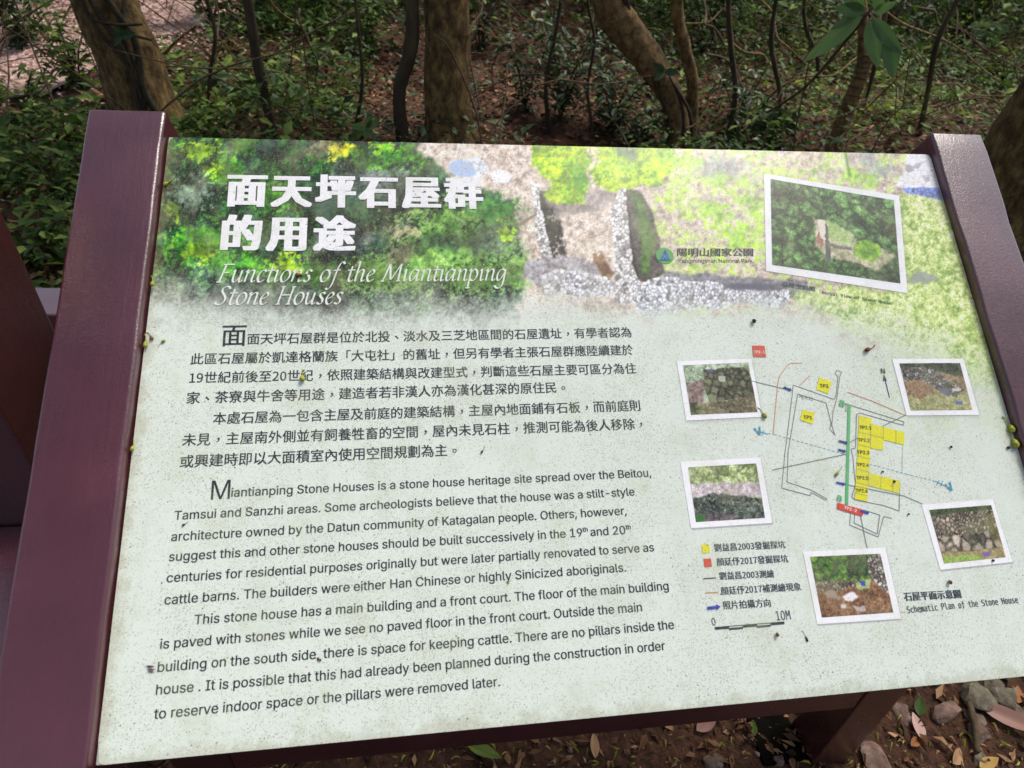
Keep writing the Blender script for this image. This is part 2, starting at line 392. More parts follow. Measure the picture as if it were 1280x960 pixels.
class Ras:
    def __init__(s, w, h, x0=0, y0=0, seed=1):
        s.w, s.h, s.x0, s.y0, s.seed = w, h, x0, y0, seed
        s.Y, s.X = np.mgrid[y0:y0 + h, x0:x0 + w].astype(float); s.C = np.zeros((h, w, 3))
        s.wx = (fbm(h, w, 14, seed + 5, 4) - .5); s.wy = (fbm(h, w, 14, seed + 9, 4) - .5)
        s.fine = fbm(h, w, 3, seed + 13, 3, .8); s.mid = fbm(h, w, 11, seed + 21, 4, .7); s.big = fbm(h, w, 45, seed + 31, 4, .6)
        s.px = np.random.default_rng(seed + 77).random((h, w))
    def mask(s, poly, warp=18, soft=1):
        m = inpoly(s.X + s.wx * warp, s.Y + s.wy * warp, poly).astype(float)
        return blur(m, soft) if soft else m
    def crowns(s, n, lo=.4, hi=1.5, seedo=0, warp=22):
        r = np.random.default_rng(s.seed + 900 + seedo); sx = s.x0 + r.random(n) * s.w; sy = s.y0 + r.random(n) * s.h; amp = r.uniform(.75, 1.25, n)
        out = np.empty(s.h * s.w); qx = (s.X + s.wx * warp).ravel(); qy = (s.Y + s.wy * warp).ravel()
        for i in range(0, len(qx), 40000):
            D = np.sqrt((qx[i:i + 40000, None] - sx).astype(np.float32) ** 2 + (qy[i:i + 40000, None] - sy).astype(np.float32) ** 2); j = D.argmin(1); a_ = np.partition(D, 1, axis=1)[:, :2]; t = a_[:, 0] / (a_[:, 1] + 1e-6)
            lit = 1 - .30 * ((qy[i:i + 40000] - sy[j]) + .6 * (qx[i:i + 40000] - sx[j])) / (a_[:, 0] + 8)
            out[i:i + 40000] = (hi - (hi - lo) * t ** 2.2) * amp[j] * lit
        return out.reshape(s.h, s.w)[..., None]
    def grade(s, sat=1.12, con=1.25, piv=.22):
        C = np.clip(s.C, .001, 1); l = C.mean(-1, keepdims=True); C = np.clip(l + (C - l) * sat, .002, 1); s.C = np.clip(piv * (C / piv) ** con, 0, .93)
    def comp(s, m, col): s.C = s.C * (1 - m[..., None]) + np.asarray(col) * m[..., None]
    def leafy(s, d, m, l, contrast=1.0, hi=.28):
        if not hasattr(s, 'v'):
            z = lambda a: (a - a.mean()) / a.std()
            rg = 1 - 2 * np.abs(fbm(s.h, s.w, 9, s.seed + 41, 3, .7) - .5); cl = np.maximum(vnoise(s.h, s.w, 4, s.seed + 51), vnoise(s.h, s.w, 5, s.seed + 52))
            s.v = z(.55 * z(s.mid) + .5 * z(s.fine) + .75 * z(s.px) + .3 * z(s.big) + .45 * z(rg) + .5 * z(cl))
        v = .47 + .23 * contrast * s.v
        return tone(v, [(0, d), (.5, m), (1, l)])
    def stones(s, poly, n, lite, dark, warp=6, aspect=1.0, edge=1.3, soft=0, jitter=.25, seedo=0, vs=None):
        m = s.mask(poly, warp, soft); ys, xs = np.nonzero(m > .02)
        if len(ys) == 0: return
        r = np.random.default_rng(s.seed + 500 + seedo); k = r.choice(len(ys), min(n, len(ys)), replace=False)
        # relax a little
        sx = s.X[ys[k], xs[k]].copy(); sy = s.Y[ys[k], xs[k]].copy(); qx = s.X[ys, xs]; qy = s.Y[ys, xs]
        for it in range(1):
            D = ((qx[:, None] - sx) ** 2 + ((qy[:, None] - sy) * aspect) ** 2); j = D.argmin(1)
            c = np.bincount(j, minlength=len(sx)) + 1e-6
            sx = np.bincount(j, qx, len(sx)) / c; sy = np.bincount(j, qy, len(sy)) / c
        D = np.sqrt((qx[:, None] - sx) ** 2 + ((qy[:, None] - sy) * aspect) ** 2); j = D.argmin(1); D = np.partition(D, 1, axis=1)[:, :2]
        e = np.clip((D[:, 1] - D[:, 0]) / edge, 0, 1)
        v = (1 + jitter * (r.random(len(sx)) * 2 - 1)); v[r.random(len(v)) < .12] *= .45; v = v[j] * (.62 + .5 * s.fine[ys, xs] + .3 * s.px[ys, xs]); e = np.clip(e * 1.1 + (s.fine[ys, xs] - .5) * 1.1, 0, 1)
        lit = 1 + .35 * ((sy[j] - qy) / (D[:, 0] + D[:, 1] + 1))
        col = np.asarray(dark)[None] * (1 - e[:, None]) + np.asarray(lite)[None] * (v * lit)[:, None] * e[:, None]
        mm = m[ys, xs][:, None]; s.C[ys, xs] = s.C[ys, xs] * (1 - mm) + col * mm

PAPER = np.array([.655, .71, .63])
R = Ras(1300, 500, 90, 160, 3)
X, Y = R.X, R.Y
# dark woodland, left
R.C = R.leafy((.002, .014, .010), (.008, .055, .022), (.10, .30, .05), 1.35)
haze_ = np.clip(stretch(R.big, .5, .62), 0, 1); R.comp(haze_ * .65, R.leafy((.03, .07, .05), (.075, .13, .10), (.16, .24, .15), 1.2))
def blob(cx, cy, rx, ry, col, k=1.0, warp=26):
    d = np.sqrt(((X + R.wx * warp - cx) / rx) ** 2 + ((Y + R.wy * warp - cy) / ry) ** 2)
    R.comp(np.clip((1.05 - d + (R.fine - .5) * 1.8 + (R.mid - .5) * 1.8 + (R.px - .5) * .5) * 5, 0, 1) * k, col)
YG = lambda: R.leafy((.10, .26, .02), (.30, .50, .03), (.62, .74, .10))
BR = lambda: R.leafy((.02, .13, .02), (.07, .28, .03), (.25, .50, .06))
GH = lambda: R.leafy((.10, .15, .11), (.22, .27, .22), (.40, .46, .38))
for b in ((255, 300, 42, 22), (310, 180, 30, 12), (300, 330, 40, 14), (345, 250, 26, 12), (235, 320, 22, 16), (285, 215, 20, 14), (420, 300, 30, 14), (380, 345, 30, 12)): blob(*b, BR(), .85)
for b in ((246, 318, 16, 9), (362, 330, 18, 9), (250, 185, 16, 10), (262, 210, 12, 6), (218, 265, 8, 10)): blob(*b, YG(), .7)
blob(238, 243, 26, 20, GH(), .75); blob(335, 185, 18, 12, (.05, .09, .085), .8); blob(410, 250, 26, 16, (.045, .075, .075), .7)
blob(470, 215, 40, 22, R.leafy((.06, .07, .08), (.14, .15, .16), (.26, .28, .27)), .8)
blob(430, 300, 34, 18, R.leafy((.05, .055, .065), (.11, .11, .13), (.20, .21, .22)), .85); blob(520, 255, 36, 24, R.leafy((.04, .05, .05), (.09, .10, .10), (.2, .24, .2)), .8)
blob(429, 188, 19, 10, R.leafy((.38, .40, .03), (.62, .60, .06), (.85, .80, .2)), .95); blob(484, 186, 18, 9, YG(), .8); blob(404, 182, 12, 12, R.leafy((.1, .1, .05), (.3, .25, .16), (.5, .42, .3)), .6)
blob(452, 200, 20, 12, BR(), .8); blob(500, 195, 26, 14, BR(), .9)
CR = R.crowns(520, .45, 1.4, warp=30)
R.C = R.C * CR
# pale earth
SAND = R.leafy((.30, .24, .20), (.62, .54, .48), (.86, .80, .74), .95)
sand = R.mask([(540, 150), (1230, 150), (1300, 420), (1300, 700), (640, 430), (655, 340), (640, 250), (600, 235), (560, 225), (525, 180)], 30, 2)
R.comp(sand, SAND)
rr = stretch(.45 * R.mid + .45 * R.fine + .25 * R.big, .575, .62); R.comp(sand * rr * .9 * (X > 815), R.leafy((.14, .28, .03), (.40, .58, .08), (.62, .78, .22)))
rr2 = stretch(.6 * np.roll(R.mid, 60, 1) + .4 * np.roll(R.fine, 9, 0), .56, .64); R.comp(sand * rr2 * .5, R.leafy((.26, .24, .24), (.42, .40, .40), (.56, .53, .52)))
# bush under the title
for b in ((575, 300, 66, 44), (620, 272, 34, 24), (600, 345, 48, 22), (520, 330, 44, 30), (640, 345, 26, 20), (480, 345, 40, 20)): blob(*b, R.leafy((.05, .14, .03), (.16, .31, .08), (.40, .55, .20)), .9)
blob(622, 262, 28, 15, R.leafy((.01, .07, .02), (.03, .16, .03), (.10, .34, .05)), .9); blob(552, 305, 30, 10, R.leafy((.02, .06, .04), (.05, .12, .07), (.14, .28, .12)), .75)
blob(613, 300, 26, 18, R.leafy((.05, .07, .06), (.11, .14, .13), (.2, .25, .2)), .7); blob(632, 292, 14, 8, YG(), .8); blob(510, 287, 18, 8, R.leafy((.3, .22, .15), (.5, .38, .3), (.6, .5, .42)), .5)
blob(500, 318, 16, 12, R.leafy((.1, .07, .06), (.22, .16, .14), (.34, .27, .24)), .6)
bm_ = np.clip(1.2 - np.hypot((X - 572) / 112, (Y - 305) / 66), 0, 1)[..., None] ** .5; R.C = R.C * (1 + (CR - 1) * bm_ * .8)
# light blue patch and pale rocks
R.stones([(560, 204), (578, 198), (600, 197), (612, 210), (600, 222), (585, 222), (566, 219)], 12, (.60, .62, .66), (.4, .42, .46), 3, seedo=1, edge=2)
R.comp(R.mask([(560, 206), (572, 199), (590, 204), (597, 218), (583, 223), (563, 217)], 3), (.42, .50, .64)); R.comp(R.mask([(614, 216), (628, 211), (642, 219), (634, 228), (618, 228)], 4), (.72, .73, .76))
# left wall + its shadow
R.comp(R.mask([(668, 236), (684, 240), (700, 275), (707, 310), (710, 345), (692, 345), (682, 300), (670, 262)], 6), R.leafy((.008, .012, .008), (.035, .035, .03), (.12, .13, .08)))
R.stones([(664, 232), (674, 228), (676, 262), (686, 300), (696, 345), (684, 352), (676, 318), (668, 280)], 80, (.68, .66, .64), (.13, .11, .10), 5, seedo=2, edge=1.3, jitter=.4)
R.comp(R.mask([(646, 280), (670, 266), (671, 270), (648, 284)], 2), (.25, .2, .18))
# lower rubble and cross wall
R.comp(R.mask([(655, 325), (700, 318), (760, 330), (770, 362), (680, 368), (655, 350)], 12), R.leafy((.2, .18, .18), (.42, .40, .42), (.66, .64, .66)))
R.stones([(676, 345), (700, 336), (752, 344), (768, 352), (766, 372), (680, 366)], 100, (.62, .61, .64), (.12, .11, .12), 8, seedo=3, edge=1.3, jitter=.45)
R.comp(R.mask([(738, 316), (750, 312), (758, 330), (768, 342), (762, 352), (748, 338)], 9), R.leafy((.12, .07, .04), (.24, .15, .09), (.45, .33, .22)))
blob(725, 300, 26, 12, SAND, .9); blob(740, 250, 22, 12, R.leafy((.2, .17, .17), (.34, .3, .3), (.5, .45, .42)), .7); blob(700, 265, 14, 9, R.leafy((.25, .22, .2), (.4, .36, .34), (.56, .5, .46)), .6)
# yellow-green tree crowns
TREE = R.leafy((.12, .26, .005), (.38, .54, .015), (.66, .76, .05), 1.15) * (.6 + .4 * np.roll(CR, (37, 111), (0, 1)))
SHD = R.leafy((.12, .10, .10), (.24, .21, .21), (.40, .36, .34))
for pl in ([(676, 238), (722, 258), (748, 250), (746, 262), (716, 270), (690, 262)], [(748, 238), (772, 244), (770, 254), (748, 250)], [(806, 216), (830, 206), (836, 226), (812, 236)]): R.comp(R.mask(pl, 10, 1) * .8, SHD)
for pl in ([(662, 178), (728, 176), (738, 206), (735, 236), (728, 256), (700, 258), (682, 246), (688, 226), (664, 204)], [(728, 176), (846, 178), (838, 214), (818, 232), (800, 226), (792, 238), (762, 240), (742, 226), (740, 200)]): R.comp(R.mask(pl, 16, 1), TREE)
blob(722, 222, 14, 16, R.leafy((.02, .16, .01), (.08, .30, .02), (.25, .5, .05)), .9); blob(783, 190, 12, 14, R.leafy((.05, .08, .1), (.15, .2, .2), (.4, .45, .5)), .7); blob(738, 195, 6, 16, SAND, .7)
# right wall, its printed shadow and greenery
R.comp(R.mask([(780, 236), (800, 238), (815, 262), (826, 310), (832, 340), (815, 357), (798, 352), (788, 320), (784, 280)], 6), R.leafy((.02, .02, .02), (.08, .07, .065), (.22, .19, .17)))
R.comp(R.mask([(788, 240), (800, 242), (810, 262), (818, 300), (812, 345), (802, 340), (800, 300), (793, 262)], 8), R.leafy((.02, .07, .01), (.07, .15, .03), (.18, .28, .08)))
R.comp(R.mask([(779, 250), (786, 262), (792, 310), (800, 350), (790, 348), (782, 300)], 3), (.012, .012, .018))
R.stones([(762, 262), (775, 235), (782, 236), (785, 280), (790, 330), (802, 356), (796, 380), (770, 378), (768, 320)], 150, (.72, .70, .68), (.12, .11, .12), 6, seedo=4, edge=1.4, jitter=.4)
# long pale wall running right
R.comp(R.mask([(830, 338), (1010, 352), (1015, 376), (960, 372), (830, 352)], 8), R.leafy((.10, .10, .11), (.22, .22, .24), (.4, .38, .4)))
R.stones([(795, 356), (832, 346), (880, 350), (905, 356), (985, 362), (984, 382), (930, 380), (880, 385), (820, 398), (795, 392)], 300, (.66, .66, .69), (.13, .125, .15), 12, seedo=5, edge=1.5, jitter=.45, aspect=.8)
R.comp(R.mask([(905, 354), (982, 353), (985, 363), (905, 362)], 5), (.12, .12, .16)); blob(955, 384, 14, 6, R.leafy((.2, .22, .26), (.36, .38, .42), (.55, .56, .6)), .8)
# meadow, right; grey patches; corner stones
GRASS = R.leafy((.16, .27, .08), (.50, .58, .24), (.86, .87, .64), 1.05)
R.comp(R.mask([(1120, 240), (1170, 238), (1300, 300), (1300, 520), (1180, 470), (1080, 420), (1000, 380), (985, 368), (1130, 362)], 34, 4), GRASS)
for b in ((905, 212, 30, 14), (1080, 200, 16, 8), (1100, 215, 20, 6)): blob(*b, R.leafy((.14, .18, .2), (.28, .31, .36), (.42, .46, .46)), .7)
for b in ((905, 226, 18, 7), (845, 198, 24, 10), (1020, 212, 14, 8), (955, 190, 16, 5), (1075, 226, 26, 10), (895, 262, 18, 12), (925, 300, 18, 20), (940, 250, 14, 16)): blob(*b, R.leafy((.12, .30, .03), (.30, .52, .05), (.5, .7, .15)), .7)
R.stones([(1135, 192), (1170, 192), (1182, 240), (1150, 238), (1120, 232), (1130, 212)], 40, (.82, .80, .84), (.5, .48, .54), 10, seedo=6, soft=1)
R.stones([(1128, 234), (1175, 236), (1180, 250), (1166, 248), (1134, 240)], 30, (.24, .32, .62), (.05, .07, .2), 6, seedo=7)
R.comp(R.mask([(1056, 190), (1059, 190), (1064, 222), (1060, 222)], 4), (.12, .25, .03)); blob(1155, 348, 20, 6, (.25, .27, .28), .8)
R.grade()
# fade into the paper tint
fx = np.array([90, 200, 260, 400, 560, 650, 700, 780, 840, 985, 1030, 1100, 1180, 1240, 1400]); fy = np.array([350, 366, 376, 386, 386, 384, 372, 384, 390, 380, 390, 412, 438, 468, 520])
Lf = np.interp(X, fx, fy); wd = np.interp(X, [90, 300, 650, 900, 1100, 1300], [88, 76, 56, 34, 90, 120])
f = np.clip((Y - Lf) / wd + .5 + (R.mid - .5) * .45 + (R.fine - .5) * .5 + (R.px - .5) * .25 + (R.big - .5) * .5, 0, 1); f = f * f * (3 - 2 * f)
pap = PAPER[None, None] * (1 + .05 * (R.big[..., None] - .5)); R.C = R.C * (1 - f[..., None]) + pap * f[..., None]
greenveil = np.clip(1 - np.abs((Y - 470) / 110), 0, 1) * np.clip((X - 1020) / 140, 0, 1) * .5 * stretch(R.mid, .35, .6); R.comp(greenveil * f, (.52, .62, .30))
sm = blur(blur(inpoly(X, Y, [(262, 338), (640, 334), (640, 356), (435, 362), (432, 386), (262, 388)]).astype(float), 5), 5); R.comp(sm * .42, R.C * .30)
# printed soft shadows round the headline and the photo borders
def pshadow(poly, k=.5, soft=3, dx=2, dy=2):
    m = blur(blur(inpoly(X - dx, Y - dy, poly).astype(float), soft), soft); R.comp(m * k, R.C * .35)
PHOTOS = [
 ('aerial', [(954.7, 217.1), (1123.8, 244.6), (1134.1, 366.7), (957.4, 338.8)], [(962.9, 224), (1117, 250.5), (1125.2, 354.6), (965, 331.3)]),
 ('mossy', [(845.9, 451.5), (939, 448.3), (952, 521.3), (857.6, 525.9)], [(853.4, 456.8), (935.2, 453.3), (946.8, 515.3), (863.6, 518.8)]),
 ('low', [(850.2, 577.2), (950.4, 571.9), (965.3, 653.7), (863.6, 660.4)], [(860, 584.3), (945, 579.3), (956, 647.3), (869.7, 652.6)]),
 ('rubble', [(1115, 448.8), (1203.8, 448.3), (1223.8, 518.8), (1133, 519.5)], [(1123.8, 454.3), (1199.5, 453.8), (1215, 512.5), (1138, 513.3)]),
 ('stacked', [(1151.6, 630.9), (1241, 623.8), (1265.6, 702.5), (1175, 712.4)], [(1161, 637.3), (1238.4, 631.3), (1256.6, 696.5), (1179.7, 704.4)]),
 ('clearing', [(1003.4, 689.6), (1106.4, 684.3), (1126.2, 773.3), (1021.4, 780.3)], [(1012.3, 695.9), (1100, 692.1), (1116.3, 765.5), (1027, 771.8)])]
for nm, o_, i_ in [PHOTOS[0], PHOTOS[1], PHOTOS[3]]: pshadow(o_, .55, 2, 1, 2)

def sample(ras, u, v):
    x = np.clip(u - ras.x0, 0, ras.w - 1.001); y = np.clip(v - ras.y0, 0, ras.h - 1.001); xi = x.astype(int); yi = y.astype(int)
    fx = (x - xi)[:, None]; fy = (y - yi)[:, None]; C = ras.C
    return (C[yi, xi] * (1 - fx) + C[yi, xi + 1] * fx) * (1 - fy) + (C[yi + 1, xi] * (1 - fx) + C[yi + 1, xi + 1] * fx) * fy
def color_attr(me, name, C):
    a = me.color_attributes.new(name, 'FLOAT_COLOR', 'POINT'); D = np.ones((len(C), 4), np.float32); D[:, :3] = C; a.data.foreach_set('color', D.ravel())
def grid(nx, ny):
    I = np.arange(nx * ny).reshape(ny, nx); return np.stack([I[:-1, :-1], I[:-1, 1:], I[1:, 1:], I[1:, :-1]], -1).reshape(-1, 4)[:, ::-1]
nx, ny = 880, 372
xs = np.linspace(.0006, W_ - .0006, nx); ys = np.concatenate([np.linspace(-.0006, -.51, ny - 12), np.linspace(-.51, -H_ + .0006, 13)[1:]]); XX, YY = np.meshgrid(xs, ys); XX = XX.ravel(); YY = YY.ravel()
# rounded corners
rc = .012
for sx, sy in ((0, 0), (1, 0), (0, 1), (1, 1)):
    cx = rc if sx == 0 else W_ - rc; cy = -rc if sy == 0 else -H_ + rc
    m = ((XX < cx) if sx == 0 else (XX > cx)) & ((YY > cy) if sy == 0 else (YY < cy))
    d = np.hypot(XX[m] - cx, YY[m] - cy); k = np.minimum(1, rc / np.maximum(d, 1e-9)); XX[m] = cx + (XX[m] - cx) * k; YY[m] = cy + (YY[m] - cy) * k
u, v = P_inv(XX, YY)
me = big_mesh('printed_face', np.stack([XX, YY, np.zeros_like(XX)], -1), grid(nx, ny)); color_attr(me, 'print', np.where((v > 655)[:, None], PAPER[None] * np.ones((len(v), 1)), sample(R, u, v)))
face = link('printed_face', me, M_print, sign, CHILDM)
del R, X, Y

# ---- printed photographs (white-bordered, flat, stuck in the layout)
def pic(kind):
    r = Ras(150, 110, 0, 0, {'aerial': 11, 'mossy': 22, 'low': 33, 'rubble': 44, 'stacked': 55, 'clearing': 66}[kind]); S = lambda *p: [(a * 150, b * 110) for a, b in p]
    if kind == 'aerial':
        r.C = r.leafy((.010, .04, .012), (.06, .15, .04), (.20, .34, .11), 1.2, .24) * r.crowns(85, .3, 1.5, warp=8)
        
        r.comp(r.mask(S((.34, .38), (.44, .38), (.62, .5), (.72, .62), (.95, .66), (.93, .72), (.8, .9), (.72, .86), (.4, .8), (.33, .72)), 14, 1), r.leafy((.22, .24, .12), (.42, .40, .27), (.62, .58, .44)))
        r.comp(r.mask(S((.42, .38), (.5, .4), (.62, .52), (.6, .62), (.46, .6)), 8, 1), r.leafy((.22, .32, .10), (.36, .48, .18), (.5, .6, .3)))
        r.comp(r.mask(S((.41, .42), (.44, .42), (.46, .86), (.42, .86)), 4, 0), (.12, .12, .12)); r.comp(r.mask(S((.43, .64), (.62, .66), (.62, .69), (.43, .68)), 4, 0), (.16, .16, .15))
        r.comp(r.mask(S((.36, .52), (.40, .56), (.39, .70), (.34, .68)), 12, 0), (.36, .16, .13)); r.comp(r.mask(S((.36, .38), (.42, .38), (.42, .62), (.38, .6)), 6, 0), (.62, .56, .48))
        r.comp(r.mask(S((.64, .60), (.74, .54), (.84, .58), (.86, .70), (.80, .78), (.68, .78), (.62, .70)), 9, 0), r.leafy((.08, .22, .01), (.24, .42, .03), (.5, .64, .12)))
        r.comp(r.mask(S((.02, .95), (.2, .98), (.2, .99), (.02, .965)), 0, 0), (.1, .1, .1))
    if kind == 'mossy':
        r.C = r.leafy((.10, .15, .08), (.32, .40, .28), (.62, .66, .56)); r.comp(r.mask(S((0, .35), (.3, .3), (.2, .8), (0, .8)), 10), r.leafy((.08, .05, .04), (.22, .16, .14), (.38, .31, .28)))
        r.stones(S((.3, .1), (.97, .08), (1, .7), (.55, .72), (.3, .76), (.25, .45)), 42, (.14, .15, .085), (.008, .01, .008), 8, edge=9, jitter=.5)
        r.comp(r.mask(S((0, .8), (.35, .76), (1, .68), (1, 1), (0, 1)), 14), r.leafy((.04, .05, .02), (.17, .14, .08), (.36, .34, .22)))
        r.stones(S((0, .76), (.12, .74), (.16, .98), (0, 1)), 6, (.14, .17, .06), (.01, .015, .01), 5, edge=7); r.comp(r.mask(S((.34, .10), (.42, .09), (.42, .15), (.35, .16)), 4, 0), (.10, .11, .24)); r.comp(r.mask(S((.5, .25), (.6, .25), (.6, .36), (.5, .36)), 6, 0), (.36, .4, .34))
    if kind == 'low':
        r.C = r.leafy((.12, .18, .05), (.28, .35, .14), (.55, .60, .38), 1.2) * r.crowns(50, .5, 1.3, 3, 10); r.comp(r.mask(S((0, .30), (1, .34), (1, .6), (0, .56)), 10, 1), r.leafy((.25, .2, .2), (.46, .4, .41), (.72, .66, .68)))
        r.comp(r.mask(S((0, .58), (.3, .5), (1, .62), (1, 1), (0, 1)), 12), r.leafy((.008, .014, .012), (.055, .07, .06), (.20, .24, .20), 1.3) * r.crowns(160, .5, 1.5, 5, 6)); r.comp(r.mask(S((.05, .85), (.6, .9), (.6, 1), (0, 1)), 10), r.leafy((.05, .03, .04), (.14, .11, .12), (.3, .26, .26)))
        r.comp(r.mask(S((0, .86), (.14, .88), (.14, 1), (0, 1)), 10), (.05, .16, .04))
    if kind == 'rubble':
        r.C = r.leafy((.10, .06, .03), (.27, .20, .12), (.46, .40, .28)); r.comp(r.mask(S((0, .7), (1, .62), (1, 1), (0, 1)), 14), r.leafy((.14, .15, .05), (.32, .32, .16), (.5, .5, .3)))
        r.comp(r.mask(S((0, 0), (1, 0), (1, .30), (.6, .2), (0, .12)), 8), r.leafy((.01, .015, .01), (.06, .08, .05), (.14, .18, .12)))
        r.stones(S((.02, .08), (.5, .12), (.72, .4), (.95, .55), (.8, .72), (.55, .6), (.3, .38), (0, .35)), 95, (.24, .23, .22), (.02, .018, .018), 10, edge=4, jitter=.6)
        r.comp(r.mask(S((.05, .45), (.3, .34), (.42, .6), (.2, .8)), 10), r.leafy((.12, .07, .04), (.26, .17, .10), (.38, .28, .18))); r.comp(r.mask(S((.55, .52), (.7, .56), (.68, .70), (.56, .64)), 6), (.10, .12, .22)); r.comp(r.mask(S((.74, .80), (.86, .8), (.86, .88), (.74, .88)), 6), (.12, .15, .34)); r.comp(r.mask(S((.74, .54), (.9, .54), (.88, .6), (.76, .6)), 4), (.55, .48, .44))
    if kind == 'stacked':
        r.C = r.leafy((.03, .016, .008), (.14, .09, .045), (.3, .24, .15)); r.comp(r.mask(S((0, 0), (1, 0), (1, .1), (0, .12)), 4), r.leafy((.012, .03, .01), (.04, .08, .03), (.1, .16, .06)))
        r.stones(S((0, .12), (1, .08), (1, .4), (.75, .55), (0, .55)), 150, (.34, .29, .22), (.014, .01, .007), 4, edge=5, jitter=.5)
        r.stones(S((0, .54), (.9, .48), (1, .8), (.6, .82), (0, .78)), 17, (.36, .31, .25), (.02, .014, .01), 6, edge=12, jitter=.4, seedo=3)
        r.comp(r.mask(S((.5, .54), (.66, .5), (.7, .66), (.6, .68)), 4), (.012, .008, .006)); r.comp(r.mask(S((0, .8), (.6, .84), (1, .8), (1, 1), (0, 1)), 10), r.leafy((.14, .10, .03), (.32, .26, .12), (.5, .46, .26)))
        r.comp(r.mask(S((.02, .88), (.6, .92), (.6, 1), (0, 1)), 12), r.leafy((.10, .20, .02), (.25, .38, .06), (.4, .5, .16))); r.comp(r.mask(S((.66, .86), (.77, .88), (.75, .94), (.64, .93)), 5, 0), (.18, .12, .34)); r.comp(r.mask(S((.8, .2), (1, .1), (1, .8), (.84, .7)), 16) * .4, (.22, .2, .07))
    if kind == 'clearing':
        r.C = r.leafy((.07, .03, .012), (.22, .11, .05), (.42, .28, .16)); r.comp(r.mask(S((0, 0), (1, 0), (1, .44), (0, .46)), 4), r.leafy((.012, .05, .01), (.06, .16, .02), (.26, .40, .06)) * r.crowns(60, .35, 1.5, 3, 8))
        r.comp(r.mask(S((.5, 0), (.85, 0), (.8, .4), (.45, .4)), 20, 2) * .75, r.leafy((.01, .025, .015), (.03, .06, .03), (.08, .14, .05)))
        r.stones(S((.0, .42), (.5, .42), (.66, .42), (.6, .52), (.3, .58), (0, .56)), 60, (.32, .26, .21), (.03, .015, .01), 6, edge=4, jitter=.5); r.stones(S((.82, .02), (1, 0), (1, .7), (.9, .6), (.78, .4), (.76, .28)), 46, (.42, .38, .34), (.04, .03, .025), 6, edge=6, jitter=.5)
        r.comp(r.mask(S((.55, .46), (.78, .42), (.74, .56), (.56, .58)), 8), r.leafy((.22, .28, .08), (.38, .42, .2), (.5, .5, .32))); r.comp(r.mask(S((.34, .66), (.5, .62), (.55, .70), (.46, .78), (.36, .74)), 6), (.62, .58, .58)); r.comp(r.mask(S((.28, .80), (.36, .80), (.36, .86), (.28, .85)), 5), (.55, .52, .5)); r.comp(r.mask(S((.62, .44), (.69, .44), (.69, .53), (.62, .52)), 3, 0), (.03, .07, .35)); r.comp(r.mask(S((.1, .6), (.25, .58), (.3, .68), (.12, .7)), 8), (.30, .24, .2)); r.comp(r.mask(S((.44, .86), (.6, .84), (.62, .93), (.48, .92)), 8), (.42, .36, .33))
    r.grade(.92, 1.25, .2)
    return r
LAY = .0004
def quad_sheet(name, corners, z, mat, parent, n=(2, 2), ras=None):
    Q = [P(*c) for c in corners]; U, V = np.meshgrid(np.linspace(0, 1, n[0]), np.linspace(0, 1, n[1])); U = U.ravel()[:, None]; V = V.ravel()[:, None]
    pts = (Q[0] * (1 - U) + Q[1] * U) * (1 - V) + (Q[3] * (1 - U) + Q[2] * U) * V
    me = big_mesh(name, np.concatenate([pts, np.full((len(pts), 1), z)], 1), grid(*n))
    if ras is not None: color_attr(me, 'print', sample(ras, U[:, 0] * (ras.w - 1), V[:, 0] * (ras.h - 1)))
    return link(name, me, mat, parent, CHILDM)
PL = {'aerial': 'printed aerial view of stone house clearing, largest of the pictures', 'mossy': 'printed picture of a mossy stacked wall', 'low': 'printed picture of a pale low wall over dark plants',
      'rubble': 'printed picture of fallen rubble on a slope', 'stacked': 'printed picture of a tall dry stone wall', 'clearing': 'printed picture of brown ground with a stone pillar'}
for nm, o_, i_ in PHOTOS:
    if nm in ('low', 'stacked', 'clearing'): quad_sheet('print_shadow', [(a + 1.2, b + 1.8) for a, b in o_], LAY * .6, M_shadow, sign)
    fr = quad_sheet('photo_print', o_, LAY * 1.2, M_frame, sign); tag(fr, PL[nm])
    quad_sheet('picture', i_, LAY * 1.8, M_print, fr, (150, 110) if nm == 'aerial' else (110, 84), pic(nm))

